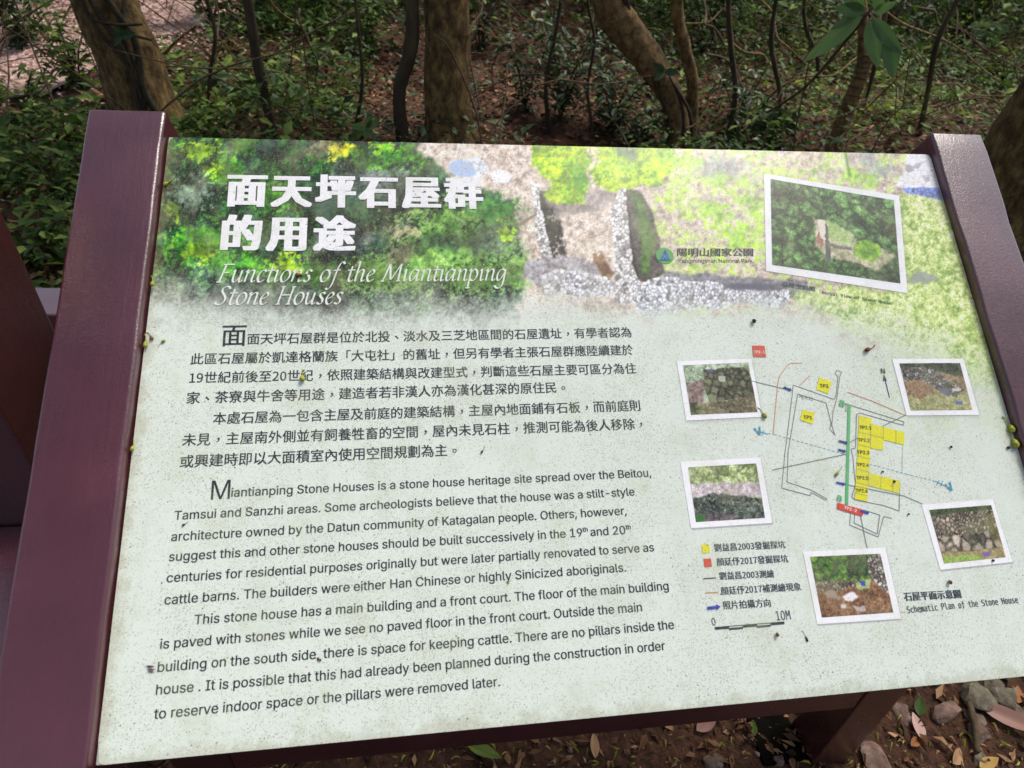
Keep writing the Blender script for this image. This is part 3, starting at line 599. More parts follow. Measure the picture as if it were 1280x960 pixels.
# ---- lettering
def load_font(fn):
    try:
        p = os.path.join(bpy.utils.system_resource('DATAFILES', path='fonts'), fn)
        return bpy.data.fonts.load(p) if os.path.exists(p) else None
    except Exception: return None
FONTS = {'cjk': load_font('Noto Sans CJK Regular.woff2'), 'latin': load_font('Inter.woff2'), 'mono': load_font('DejaVuSansMono.woff2')}
QUEUE = {}
def want(font, s, off=0.0): QUEUE.setdefault((font, s, off), None)
from mathutils.geometry import delaunay_2d_cdt
def tess(V, E):
    '''fill glyph outlines contour by contour, so that overlapping strokes of one letter stay filled'''
    nb = {}
    for a, b in E: nb.setdefault(a, []).append(b); nb.setdefault(b, []).append(a)
    seen = set(); loops = []
    for a, b in E:
        if a in seen: continue
        lp = [a]; seen.add(a); p, c = a, b
        while c != a and c not in seen:
            lp.append(c); seen.add(c); nx = [q for q in nb[c] if q != p]; p, c = c, (nx[0] if nx else a)
        if len(lp) > 2: loops.append(lp)
    def inside(pt, l):
        r = False
        for i in range(len(l)):
            xi, yi = V[l[i]]; xj, yj = V[l[i - 1]]
            if (yi > pt[1]) != (yj > pt[1]) and pt[0] < (xj - xi) * (pt[1] - yi) / (yj - yi) + xi: r = not r
        return r
    if not loops: return V, []
    bb = [(V[l, 0].min(), V[l, 0].max(), V[l, 1].min(), V[l, 1].max()) for l in loops]
    def is_hole(i):
        return any(j != i and bb[j][0] <= bb[i][0] and bb[j][1] >= bb[i][1] and bb[j][2] <= bb[i][2] and bb[j][3] >= bb[i][3] and all(inside(V[p], loops[j]) for p in loops[i]) for j in range(len(loops)))
    hf = [is_hole(i) for i in range(len(loops))]; outer = [l for l, h in zip(loops, hf) if not h]; holes = [l for l, h in zip(loops, hf) if h]
    OV = []; OF = []
    for o in outer:
        xs = V[o, 0]; hs = [h for h in holes if xs.min() <= V[h, 0].min() and V[h, 0].max() <= xs.max() and inside(V[h[0]], o)]
        pts = []; ed = []
        for l in [o] + hs:
            n = len(pts); pts += [Vector(V[i]) for i in l]; ed += [(n + i, n + (i + 1) % len(l)) for i in range(len(l))]
        r = delaunay_2d_cdt(pts, ed, [], 1, 1e-6); n = len(OV); OV += [tuple(p) for p in r[0]]
        for f in r[2]:
            c = sum((np.array(r[0][i]) for i in f), np.zeros(2)) / len(f)
            if inside(c, o) and not any(inside(c, h) for h in hs): OF.append(tuple(i + n for i in f))
    return np.array(OV), OF
def bake_text():
    obs = []
    for key in [k for k, v in QUEUE.items() if v is None]:
        c = bpy.data.curves.new('t', 'FONT')
        if FONTS[key[0]]: c.font = FONTS[key[0]]
        c.body = key[1]; c.resolution_u = 2
        if key[0] != 'cjk': c.fill_mode = 'NONE'
        c.offset = key[2]
        o = bpy.data.objects.new('t', c); COL.objects.link(o); obs.append((key, o, c))
    bpy.context.view_layer.update()
    for key, o, c in obs:
        m = o.to_mesh(); V = np.zeros(len(m.vertices) * 3); m.vertices.foreach_get('co', V); V = V.reshape(-1, 3)[:, :2]
        QUEUE[key] = (V, [tuple(p.vertices) for p in m.polygons]) if key[0] == 'cjk' else tess(V, [tuple(e.vertices) for e in m.edges])
        o.to_mesh_clear()
    for key, o, c in obs: bpy.data.objects.remove(o); bpy.data.curves.remove(c)
ZH = [('面天坪石屋群是位於北投、淡水及三芝地區間的石屋遺址，有學者認為', (309.1, 430.7), (789.7, 421.5)),
      ('此區石屋屬於凱達格蘭族「大屯社」的舊址，但另有學者主張石屋群應陸續建於', (238, 455.9), (791.7, 443.8)),
      ('19世紀前後至20世紀，依照建築結構與改建型式，判斷這些石屋主要可區分為住', (236.5, 479.6), (795.8, 467)),
      ('家、茶寮與牛舍等用途，建造者若非漢人亦為漢化甚深的原住民。', (233.3, 505), (707, 490.7)),
      ('本處石屋為一包含主屋及前庭的建築結構，主屋內地面鋪有石板，而前庭則', (266, 530.5), (800.6, 513.5)),
      ('未見，主屋南外側並有飼養牲畜的空間，屋內未見石柱，推測可能為後人移除，', (227.7, 557.8), (803.5, 536.6)),
      ('或興建時即以大面積室內使用空間規劃為主。', (224.8, 585), (571, 569.6))]
EN = [('iantianping Stone Houses is a stone house heritage site spread over the Beitou,', (289.1, 621), (814, 595.7)),
      ('Tamsui and Sanzhi areas. Some archeologists believe that the house was a stilt-style', (217.9, 649.8), (793.3, 619.3)),
      ('architecture owned by the Datun community of Katagalan people. Others, however,', (214, 676.4), (783.3, 643.2)),
      ('suggest this and other stone houses should be built successively in the 19th and 20th', (211.2, 701.5), (789, 667)),
      ('centuries for residential purposes originally but were later partially renovated to serve as', (208.3, 728), (817.7, 689)),
      ('cattle barns. The builders were either Han Chinese or highly Sinicized aboriginals.', (205.5, 755.7), (782.7, 714.3)),
      ('This stone house has a main building and a front court. The floor of the main building', (243, 780.5), (836, 737.3)),
      ('is paved with stones while we see no paved floor in the front court. Outside the main', (200.2, 811), (802.7, 764)),
      ('building on the south side, there is space for keeping cattle. There are no pillars inside the', (197, 840), (842.7, 786)),
      ('house . It is possible that this had already been planned during the construction in order', (194.9, 868.5), (831.7, 812.5)),
      ('to reserve indoor space or the pillars were removed later.', (192.4, 898.8), (625, 857.5))]
LEG = [('劉益昌2003發掘探坑', (893.3, 689.6), (981.9, 685.3)), ('顏廷伃2017發掘探坑', (896.3, 707.5), (985.5, 702.9)), ('劉益昌2003測繪', (899.7, 724.8), (968, 721.8)),
       ('顏廷伃2017補測繪現象', (901.8, 743.8), (1001.7, 738)), ('照片拍攝方向', (904.3, 761.9), (963.8, 758.5))]
ALLZH = ''.join(t for t, a, b in ZH + LEG) + '面天坪石屋群的用途石屋平面示意圖石屋空拍照陽明山國家公園排水口'
want('cjk', '面面'); want('cjk', '00')
for t, a, b in EN:
    want('latin', t.replace('19th', '19').replace('20th', '20') if 'th and 20th' in t else t, 0.0)
for s in ('suggest this and other stone houses should be built successively in the 19', ' and 20', 'th', 'M', '.', 'Yangmingshan National Park', 'N', 'TP1', 'TP3', 'TP2.1', 'TP2.2', 'TP2.3', 'TP2.4', 'TP2.5', 'TP2.6', 'TP2-1', 'TP2-2', 'A', 'b', 'a', '0', '10M', '15M'): want('latin', s, 0.0)
for s in ('Schematic Plan of the Stone House', 'Aerial View of Stone House', '0', '10M'): want('mono', s)
SHEET = ''.join(sorted(set(ALLZH) - set('0123456789')))
want('cjk', SHEET)
for ch in '0123456789': want('cjk', ch)
want('cjk', '面')
bake_text()
EM = QUEUE[('cjk', '面面', 0.0)][0][:, 0].max() - QUEUE[('cjk', '面', 0.0)][0][:, 0].max()
DIG = QUEUE[('cjk', '00', 0.0)][0][:, 0].max() - QUEUE[('cjk', '0', 0.0)][0][:, 0].max()
B0 = QUEUE[('cjk', '面', 0.0)][0][:, 1].min()
_V, _F = QUEUE[('cjk', SHEET, 0.0)]; _L = [[] for _ in SHEET]
for f_ in _F: _L[min(max(int(sum(_V[i, 0] for i in f_) / len(f_) / EM), 0), len(SHEET) - 1)].append(f_)
for k_, ch in enumerate(SHEET):
    ids = sorted({i for f_ in _L[k_] for i in f_}); mp_ = {i: j for j, i in enumerate(ids)}
    if ch != '面': QUEUE[('cjk', ch, 0.0)] = (_V[ids] - [k_ * EM, 0], [tuple(mp_[i] for i in f_) for f_ in _L[k_]])
def layout_zh(t, lead=0.0):
    V = []; F = []; x = 0.0
    for ch in t:
        g, f = QUEUE[('cjk', ch, 0.0)]; n = len(V); dx = 0; dy = 0; adv = EM
        if ch in '0123456789': adv = DIG
        if ch in '，、。':
            c = (g.min(0) + g.max(0)) / 2; dx = EM * .5 - c[0] + .0; dy = EM * .30 - c[1]
        if ch not in '0123456789，、。': pass
        V += [(p[0] + x + dx, p[1] + dy - B0) for p in g]; F += [tuple(i + n for i in q) for q in f]; x += adv
    return np.array(V), F
def place(name, V, F, a, b, mat, z=LAY, parent=sign, yscale=1.0, shear=0.0, bold=0.0, nb=3, ycorr=0.0, align='ink'):
    """fit the lettering between two points of the face, given at the feet of its first and last letters"""
    A = P(*a); B = P(*b); x0 = V[:, 0].min(); x1 = V[:, 0].max(); d = B - A; L = np.linalg.norm(d); d = d / L; nrm = np.array([-d[1], d[0]]); s = L / (x1 - x0)
    mb = MB()
    offs = [(0, 0)] if not bold else [(bold * k / nb, 0) for k in range(-nb, nb + 1)]
    for k, (ox, oy) in enumerate(offs):
        pts = A + ((V[:, :1] - x0 + ox + V[:, 1:] * shear) * s) * d + ((V[:, 1:] + oy + ycorr) * s * yscale) * nrm
        mb.add([(p[0], p[1], z + k * .00003) for p in pts], F)
    return bobj(name, mb, mat, parent)
for t, a, b in ZH:
    V, F = layout_zh(t); place('text_line', V, F, a, b, M_text, bold=EM * .012, nb=1)
V, F = QUEUE[('cjk', '面', 0.0)]; place('initial_letter', V - [0, B0], F, (277, 433), (307, 432.3), M_text, bold=EM * .01, nb=1)
for t, a, b in EN:
    if '19th' in t: continue
    V, F = QUEUE[('latin', t, 0.0)]; place('text_line', V, F, a, b, M_text, bold=.010, nb=1)
def join(parts):
    V = []; F = []; x = 0
    for s, sc, up in parts:
        g, f = QUEUE[('latin', s, 0.0)]; n = len(V); g = g * sc; sp = .12 if s.startswith(' ') else 0
        off = x - g[:, 0].min() + .05 + sp; V += [(p[0] + off, p[1] + up) for p in g]; F += [tuple(i + n for i in q) for q in f]; x = g[:, 0].max() + off
    return np.array(V), F
V, F = join([('suggest this and other stone houses should be built successively in the 19', 1, 0), ('th', .55, .28), (' and 20', 1, 0), ('th', .55, .28)])
place('text_line', V, F, EN[3][1], EN[3][2], M_text, bold=.010, nb=1)
V, F = QUEUE[('latin', 'M', 0.0)]; place('initial_letter', V, F, (263.6, 624.6), (287.3, 623.3), M_text, yscale=1.05)
V, F = QUEUE[('latin', '.', 0.0)]; place('stray_dot', V, F, (201.3, 729.6), (203.2, 729.5), M_text)
for t, a, b in LEG:
    V, F = layout_zh(t); place('legend_text', V, F, a, b, M_text2, bold=EM * .02, nb=1)
V, F = layout_zh('石屋平面示意圖'); place('caption_text', V, F, (1131, 751.3), (1201.8, 747.5), M_text2, bold=EM * .04, nb=2)
V, F = QUEUE[('mono', 'Schematic Plan of the Stone House', 0.0)]; place('caption_text', V, F, (1134.7, 766.3), (1272.9, 753.5), M_text2, yscale=1.35, bold=.012, nb=1)
V, F = layout_zh('石屋空拍照'); place('caption_text', V, F, (977, 357.6), (1019, 364.6), M_text2, yscale=.8, bold=EM * .03, nb=1)
V, F = QUEUE[('mono', 'Aerial View of Stone House', 0.0)]; place('caption_text', V, F, (1026.9, 367.3), (1114.5, 381), M_text2, yscale=1.0, bold=.012, nb=1)
V, F = layout_zh('陽明山國家公園'); place('logo_text', V, F, (846.4, 320.5), (941, 320.5), M_text, shear=.15, yscale=.85, bold=EM * .03, nb=1)
V, F = QUEUE[('latin', 'Yangmingshan National Park', 0.0)]; place('logo_text', V, F, (847.8, 328.6), (941, 328.6), M_text, yscale=1.05)
# headline in heavy white
for t, a, b in (('面天坪石屋群', (284.5, 258.6), (602, 261.2)), ('的用途', (278, 314.2), (442, 314.8))):
    V, F = layout_zh(t); cell = (np.floor(V[:, 0] / EM) + .5) * EM; V[:, 0] = cell + (V[:, 0] - cell) * .90; A = P(*a); B = P(*b); x0, x1 = V[:, 0].min(), V[:, 0].max(); s = np.linalg.norm(B - A) / (x1 - x0); mb = MB(); k = 0
    sh = MB()
    for oy in (-.018, .018):
        for ox in (-.052, -.026, 0, .026, .052):
            pts = [(A[0] + (p[0] - x0 + ox * EM) * s, A[1] + (p[1] * .94 + (.02 + oy) * EM) * s, LAY * 2 + k * .00002) for p in V]; mb.add(pts, F); k += 1
    bobj('headline_text', mb, M_white)
# sub-title: broad-nib italic, drawn stroke by stroke
G = {
 'n': (.86, [[(0, .82), (.1, 1), (.13, .85), (.08, 0)], [(.1, .55), (.3, .9), (.5, 1), (.6, .85), (.56, .2), (.64, 0), (.82, .14)]]),
 'u': (.88, [[(-.02, .86), (.1, 1), (.1, .28), (.2, .01), (.4, .12), (.58, .5)], [(.62, 1), (.58, .18), (.66, 0), (.82, .14)]]),
 'c': (.66, [[(.58, .84), (.44, 1), (.2, .86), (.06, .45), (.15, .08), (.34, 0), (.58, .2)]]),
 't': (.52, [[(.24, 1.3), (.15, .3), (.22, .02), (.34, 0), (.5, .14)], [(-.04, .95), (.25, .97), (.5, .99)]]),
 'i': (.4, [[(-.02, .84), (.11, 1), (.09, .2), (.16, 0), (.32, .14)], [(.13, 1.38), (.2, 1.46)]]),
 'o': (.78, [[(.36, 1), (.14, .82), (.04, .4), (.15, .05), (.34, 0), (.56, .2), (.66, .6), (.55, .92), (.36, 1)]]),
 's': (.58, [[(.5, .86), (.35, 1), (.16, .9), (.15, .7), (.38, .42), (.4, .16), (.25, 0), (0, .12)]]),
 'f': (.55, [[(.8, 1.5), (.66, 1.68), (.46, 1.5), (.32, .9), (.2, -.1), (.06, -.55), (-.1, -.66), (-.22, -.55)], [(.05, .95), (.3, .97), (.6, .99)]]),
 'h': (.86, [[(.04, 1.55), (.18, 1.7), (.16, 1.2), (.08, 0)], [(.1, .55), (.3, .9), (.5, 1), (.6, .85), (.56, .2), (.64, 0), (.82, .14)]]),
 'e': (.66, [[(.08, .46), (.34, .56), (.52, .78), (.4, 1), (.2, .87), (.05, .45), (.15, .06), (.34, 0), (.58, .2)]]),
 'a': (.88, [[(.58, .92), (.36, 1), (.13, .78), (.04, .35), (.14, .01), (.36, .18), (.58, .66)], [(.64, 1), (.58, .2), (.66, 0), (.82, .14)]]),
 'p': (.82, [[(-.04, .84), (.1, 1), (.08, .2), (.03, -.62)], [(-.12, -.64), (.2, -.62)], [(.1, .62), (.34, 1), (.56, .88), (.64, .5), (.5, .1), (.3, 0), (.1, .14)]]),
 'g': (.82, [[(.58, .92), (.36, 1), (.13, .78), (.04, .35), (.14, .01), (.36, .18), (.58, .66)], [(.64, 1), (.6, .1), (.52, -.45), (.3, -.66), (.08, -.62), (-.06, -.45)]]),
 'M': (1.5, [[(-.14, .02), (.1, 0)], [(-.02, .02), (.14, .6), (.3, 1.5)], [(.32, 1.5), (.58, .12)], [(.6, .12), (1.2, 1.5)], [(1.2, 1.5), (1.18, .6), (1.2, 0)], [(1.05, 0), (1.36, .02)]]),
 'S': (.84, [[(.76, 1.3), (.66, 1.48), (.45, 1.52), (.24, 1.36), (.24, 1.1), (.44, .82), (.6, .55), (.56, .2), (.32, 0), (.02, .06), (0, .24)]]),
 'H': (1.2, [[(.22, 1.5), (.1, 0)], [(.98, 1.5), (.86, 0)], [(.16, .78), (.9, .8)], [(.06, 1.48), (.36, 1.5)], [(.84, 1.48), (1.14, 1.5)], [(-.06, 0), (.26, .02)], [(.7, 0), (1.02, .02)]]),
 'F': (.92, [[(.3, 1.48), (.24, .8), (.14, 0)], [(.1, 1.47), (.5, 1.5), (.92, 1.48)], [(.22, .78), (.66, .82)], [(-.04, 0), (.32, .02)]]),
 ' ': (.55, [])}
def nib(word):
    mb = MB(); x = 0; nv = np.array([math.cos(math.radians(38)), math.sin(math.radians(38))]) * .085
    for ch in word:
        adv, strokes = G[ch]
        for st in strokes:
            p = np.array(st, float); n = len(p)
            tt = np.linspace(0, n - 1, (n - 1) * 5 + 1); Q = []
            for s in tt:
                i = min(int(s), n - 2); uu = s - i; p0 = p[max(i - 1, 0)]; p1 = p[i]; p2 = p[i + 1]; p3 = p[min(i + 2, n - 1)]
                Q.append(.5 * ((2 * p1) + (-p0 + p2) * uu + (2 * p0 - 5 * p1 + 4 * p2 - p3) * uu * uu + (-p0 + 3 * p1 - 3 * p2 + p3) * uu ** 3))
            Q = np.array(Q); T = np.gradient(Q, axis=0); T /= np.linalg.norm(T, axis=1)[:, None] + 1e-9; Nn = np.stack([-T[:, 1], T[:, 0]], 1)
            w_ = np.sign((nv * Nn).sum(1) + 1e-9)[:, None] * Nn * np.maximum(np.abs((nv * Nn).sum(1)), .032)[:, None]
            V = []; F = []
            for i, q in enumerate(Q):
                a_ = q + w_[i]; b_ = q - w_[i]
                V += [(a_[0] + x + .2 * a_[1], a_[1]), (b_[0] + x + .2 * b_[1], b_[1])]
                if i: F.append((2 * i - 2, 2 * i - 1, 2 * i + 1, 2 * i))
            mb.add([(a, b, 0) for a, b in V], F)
        x += adv + .05
    return np.array(mb.V)[:, :2], mb.F
for t, a, b in (('Functions of the Miantianping', (270.7, 353), (634, 350.8)), ('Stone Houses', (268, 381), (429.5, 380.2))):
    V, F = nib(t); place('subtitle_text', V, F, a, b, M_sub, z=LAY * 2.2)
    V = V + [.03, -.05]
    
# ---- logo
def disc(px, py, rpx, z, mat, name, n=32):
    c = P(px, py); r = np.linalg.norm(P(px + rpx, py) - c)
    return bobj(name, MB().add([(c[0], c[1], z)] + [(c[0] + r * math.cos(2 * math.pi * k / n), c[1] + r * math.sin(2 * math.pi * k / n), z) for k in range(n)], [(0, k + 1, (k + 1) % n + 1) for k in range(n)]), mat)
def poly(name, pts, z, mat, parent=sign):
    Q = [P(*p) for p in pts]; return bobj(name, MB().add([(q[0], q[1], z) for q in Q], [tuple(range(len(Q)))[::-1]]), mat, parent)
def stroke(name, lines, wpx, z, mat, dash=None, parent=sign):
    if len(lines) > 1: return [stroke(name, [l], wpx, z + .00003 * (k % 5), mat, dash, parent) for k, l in enumerate(lines)]
    mb = MB()
    for ln in lines:
        Q = [P(*p) for p in ln]; w_ = np.linalg.norm(P(ln[0][0] + wpx, ln[0][1]) - Q[0]) / 2
        for i in range(len(Q) - 1):
            a, b = Q[i], Q[i + 1]; L = np.linalg.norm(b - a)
            if L < 1e-6: continue
            d = (b - a) / L; n_ = np.array([-d[1], d[0]]) * w_
            segs = [(0 if i == 0 else -w_ * .5, L)] if not dash else [(s, min(s + dash * .6, L)) for s in np.arange(0, L, dash)]
            for s0, s1 in segs:
                p, q = a + d * s0, a + d * s1; zz = z + .00001 * (i % 3)
                mb.add([(*(p - n_), zz), (*(q - n_), zz), (*(q + n_), zz), (*(p + n_), zz)], [(0, 1, 2, 3)])
    return bobj(name, mb, mat, parent)
disc(831, 320, 11, LAY, M_logo, 'logo_disc')
poly('logo_mountain', [(831, 311.5), (838.5, 326), (823.5, 326)], LAY * 2, M_navy)
stroke('logo_line', [[(825, 325), (829, 317.5), (831.5, 322.5), (834, 316.5), (837, 325)], [(828, 325), (830, 321)], [(832.5, 325), (834.5, 321)]], 1.0, LAY * 2.6, M_cyan)
# ---- schematic plan
Z4 = lambda pts: [(960 + a / 4, 440 + b / 4) for a, b in pts]
stroke('plan_outline', [Z4(l) for l in (
    [(122, 205), (125, 165), (330, 237), (340, 215), (350, 125), (335, 110), (342, 92), (368, 100), (358, 125), (345, 225), (325, 300), (318, 365), (335, 416), (308, 385), (315, 355), (290, 255), (148, 210), (100, 500), (95, 650), (215, 690), (295, 735), (288, 740), (215, 702), (210, 718), (68, 680), (85, 500), (122, 205)],
    [(375, 255), (680, 350), (676, 366), (660, 362), (460, 305), (442, 312), (437, 480), (415, 485), (425, 530), (430, 600), (437, 660), (418, 725), (432, 737)],
    [(430, 738), (580, 768), (655, 795), (658, 645)], [(412, 805), (408, 865), (550, 925), (578, 822), (620, 832)], [(432, 812), (430, 855), (545, 910), (558, 815), (480, 790)])], .8, LAY, M_line)
stroke('plan_leader_line', [[(940, 476.5), (989, 488)], Z4([(690, 314), (400, 455)]), [(965.5, 587.5), *Z4([(392, 510)])], Z4([(385, 662), (680, 720), (772, 760)]), Z4([(462, 820), (490, 960)]) + [(1084, 685)]], .8, LAY * 1.4, M_line)
stroke('plan_survey_line', [Z4(l) for l in ([(170, 55), (110, 57), (90, 75), (55, 125), (48, 160), (25, 410)], [(155, 170), (210, 118)], [(395, 200), (520, 245), (690, 318)])], .8, LAY * 1.2, M_orange)
stroke('section_line', [Z4([(0, 407), (30, 412), (395, 515)]), Z4([(505, 560), (690, 610), (850, 650)])], .6, LAY, M_cyan, dash=.0065)
poly('excavated_area', Z4([(453, 315), (517, 333), (515, 360), (680, 402), (680, 465), (577, 440), (572, 492), (510, 480), (505, 605), (658, 645), (655, 708), (500, 668), (495, 748), (432, 735), (445, 520)]), LAY * 1.6, M_yellow)
poly('excavated_area', Z4([(255, 127), (318, 150), (300, 210), (240, 187)]), LAY * 1.6, M_yellow); poly('excavated_area', Z4([(172, 287), (233, 305), (222, 362), (160, 340)]), LAY * 1.6, M_yellow)
stroke('grid_line', [Z4(l) for l in ([(450, 400), (512, 415)], [(450, 462), (512, 478)], [(447, 520), (508, 536)], [(446, 585), (506, 602)], [(440, 650), (502, 668)], [(436, 705), (498, 720)], [(575, 375), (575, 440)], [(638, 392), (638, 455)], [(512, 415), (575, 430)], [(513, 360), (510, 480)], [(565, 622), (560, 682)], [(625, 638), (620, 700)], [(502, 605), (500, 668)], [(672, 470), (668, 600)])], .6, LAY * 2.2, M_line, dash=.0024)
stroke('profile_line', [Z4([(405, 265), (392, 762)])], 3.6, LAY * 1.6, M_green); stroke('profile_mark', [Z4([(372, 257), (410, 268)]), Z4([(388, 262), (390, 300)])], .8, LAY, M_green)
poly('trench', Z4([(345, 753), (478, 790), (470, 822), (343, 785)]), LAY * 2.4, M_red); poly('trench', [(940, 432), (955.4, 432.5), (957.2, 446.6), (941.6, 446.2)], LAY * 2, M_red)
def label(s, a, b, mat=M_text, z=LAY * 2.8, ys=1.0, name='plan_label'): V, F = QUEUE[('latin', s, 0.0)]; place(name, V, F, a, b, mat, z=z, yscale=ys, bold=.02, nb=1)
for s, a, b in (('TP3', (1024.6, 484.3), (1035, 485)), ('TP1', (1004.3, 523.6), (1014.6, 524.3)), ('TP2.1', (1074.2, 536.2), (1089, 537)), ('TP2.2', (1072.3, 551.8), (1086.8, 552.5)), ('TP2.3', (1071.2, 567.2), (1086.2, 568)), ('TP2.4', (1071, 582.6), (1085.6, 583.4)), ('TP2.5', (1070.5, 599), (1085, 599.8)), ('TP2.6', (1069.5, 615), (1084.2, 615.8))): label(s, a, b)
label('TP2-2', (1054.2, 636), (1070, 640.5), M_white, LAY * 3.2); label('TP2-1', (942, 441.8), (955.6, 442.2), M_white, LAY * 2.8); label('N', (1101.5, 466.6), (1106, 466.8))
label('a', (1048.5, 507), (1054.5, 508.5), M_green); label('a', (1045.5, 625.5), (1051, 627), M_green); label('A', (1187, 602), (1180, 605.5), M_cyan); label('A', (949.5, 533), (942, 535.5), M_cyan)
stroke('section_mark', [Z4([(835, 645), (880, 668)]), Z4([(842, 668), (855, 640)]), Z4([(862, 672), (872, 645)]), [(951, 540), (960, 543)], [(952, 545), (955, 538)]], .8, LAY, M_cyan)
V, F = layout_zh('排水口'); place('plan_label', V, F, (998.5, 497), (1015.5, 501.3), M_line, yscale=.8)
stroke('north_arrow', [Z4([(607, 228), (582, 130)])], 1.1, LAY, M_text); poly('north_arrow_head', Z4([(578, 112), (594, 146), (582, 140), (572, 150)]), LAY * 1.5, M_text)
def arrow(x0, y0, x1, y1, wpx=3.2, mat=M_blue, name='direction_arrow'):
    a = np.array([x0, y0]); b = np.array([x1, y1]); d = (b - a) / np.linalg.norm(b - a); n_ = np.array([-d[1], d[0]]); m = b - d * wpx * 1.5; h = wpx / 2
    q = [a + n_ * h, m + n_ * h, m + n_ * wpx * 1.05, b, m - n_ * wpx * 1.05, m - n_ * h, a - n_ * h]; poly(name, [tuple(p) for p in q], LAY * 3.0, mat)
arrow(979, 484.3, 989.5, 488.3, 2.4, M_navy); arrow(1048, 551.2, 1059.3, 554.3, 2.4, M_navy); arrow(1047.3, 562, 1057.5, 565, 2.4, M_navy); arrow(1045, 603, 1056.5, 605.8, 2.4, M_blue); arrow(1085.5, 641.8, 1074, 638.6, 2.6, M_blue); arrow(883.8, 760.2, 900.5, 758.2, 3.6)
poly('legend_key', [(876.5, 681), (886.2, 680.4), (887.6, 690.9), (878, 691.7)], LAY, M_yellow); poly('legend_key', [(879, 698.6), (888.6, 698), (890, 708.4), (880.5, 709.2)], LAY, M_red)
stroke('legend_key', [[(879, 723.4), (894.8, 722.3)]], 1.3, LAY, M_text); stroke('legend_key', [[(881.7, 741.1), (898, 740.3)]], 1.3, LAY, M_orange)
stroke('scale_bar', [[(893.3, 784.2), (980.2, 777.2)]], .8, LAY, M_text); stroke('scale_bar', [[(893.5, 786.8), (980.4, 779.8)]], .8, LAY, M_text)
stroke('scale_bar', [[(893.4, 784.9), (911, 783.5)], [(911, 786.2), (928.5, 784.8)], [(928.5, 782.2), (946, 780.7)], [(946, 783.3), (963, 781.9)], [(963, 779.3), (980.2, 777.9)]], 2.0, LAY * 1.5, M_text)
V, F = QUEUE[('mono', '0', 0.0)]; place('legend_text', V, F, (890.3, 782), (894.8, 781.6), M_text2, yscale=1.2)
V, F = QUEUE[('mono', '10M', 0.0)]; place('legend_text', V, F, (971, 775.6), (988.6, 774.2), M_text2, yscale=1.3)

# ------------------------------------------------------------------ bits fallen on the board
def onboard(px, py, h=0.0):
    q = P(px, py, h); return ORG + q[0] * EX + q[1] * EY + h * EZ
def bud(px, py, ang, L, mat, label, cat='bud', group=None, name='fallen_bud', stem=1.0, fat=.22, h=0.0):
    """teardrop body with a bent stalk, lying on the board; px,py = centre, ang = direction in the picture"""
    a = P(px - math.cos(ang) * L / 2, py + math.sin(ang) * L / 2, h); b = P(px + math.cos(ang) * L / 2, py - math.sin(ang) * L / 2, h)
    Lm = np.linalg.norm(b - a); d = (b - a) / Lm; n_ = np.array([-d[1], d[0]]); r = Lm * fat
    base = ORG + a[0] * EX + a[1] * EY + h * EZ
    t = empty(name, base); tag(t, label, cat, group)
    pt = lambda s, k, z: np.array([a[0] + d[0] * s * Lm + n_[0] * k * Lm, a[1] + d[1] * s * Lm + n_[1] * k * Lm, z + h])
    mb = MB().tube([pt(0, 0, r * .55), pt(.06, 0, r * .6), pt(.2, .01, r * .75), pt(.36, .02, r * .65), pt(.5, .03, r * .4)], [r * .15, r * .6, r * .75, r * .55, r * .16], 7, sub=2)
    mb.build('bud_body', mat, t, True, CHILDM)
    if stem:
        mb = MB().tube([pt(.48, .03, r * .4), pt(.7, .02 + .05 * stem, r * .4), pt(.86, .10 * stem, r * .3), pt(1, .22 * stem, r * .2)], [r * .16, r * .12, r * .12, r * .2], 5, sub=2)
        mb.build('stalk', mat, t, True, CHILDM)
    return t
bud(202, 428.5, -2.6, 12, M_bud, 'yellow-green bud with curled stalk lying beside the bud cluster near the left post')
bud(184, 427, 1.4, 17, M_bud, 'yellow-green bud hanging upright at the left edge of the board beside the big initial character', h=.001)
bud(189, 420, 2.0, 12, M_bit, 'brown withered bud tip on top of the cluster at the left edge')
bud(192, 352, 1.5, 14, M_bud, 'small green bud caught between left post and board beside the italic subtitle', h=.004)
bud(168, 557, 1.25, 16, M_bud, 'yellow-green bud against the left post halfway down, beside the last Chinese text lines', h=.002)
bud(211, 229, .6, 14, M_bud, 'yellow bud with thin stalk at the left edge beside the white headline')
bud(379, 470, 1.5, 15, M_bud, 'mustard yellow bud lying over the third line of Chinese text', stem=.3, fat=.3)
bud(1087, 437, .25, 15, M_bit, 'olive brown bud with stalk lying above the plan, below the aerial picture')
bud(953, 516, 2.0, 16, M_bud, 'yellow-green bud at the lower right corner of the mossy wall picture')
bud(1048, 590, .8, 14, M_bud, 'slim yellow-green bud lying just left of the green line on the plan', stem=.4, fat=.16)
bud(1265, 549, 1.75, 24, M_bud, 'larger yellow-green bud at the right edge of the board beside the post')
bud(1260, 531, 1.9, 22, M_bud, 'upper yellow-green bud at the right edge of the board')
bud(1262, 559, .3, 9, M_black, 'small dark bud tip below the pair of buds at the right edge', stem=0)
bud(1007, 795, 1.9, 15, M_black, 'thin black seed with a tail lying right of the scale bar', 'seed', name='fallen_seed', fat=.12)
bud(378, 345, .1, 17, M_bit, 'rust brown plant scrap over the italic subtitle', 'plant scrap', name='plant_scrap', stem=.6, fat=.24)
bud(604, 563, .9, 9, M_bit, 'tiny brown curl after the last Chinese line', 'plant scrap', name='plant_scrap')
bud(232, 655, .5, 9, M_black, 'tiny black scrap under the word Tamsui', 'plant scrap', name='plant_scrap', stem=.5)
bud(398, 823, 2.6, 9, M_bit, 'tiny brown scrap beside the comma after the word side', 'plant scrap', name='plant_scrap')
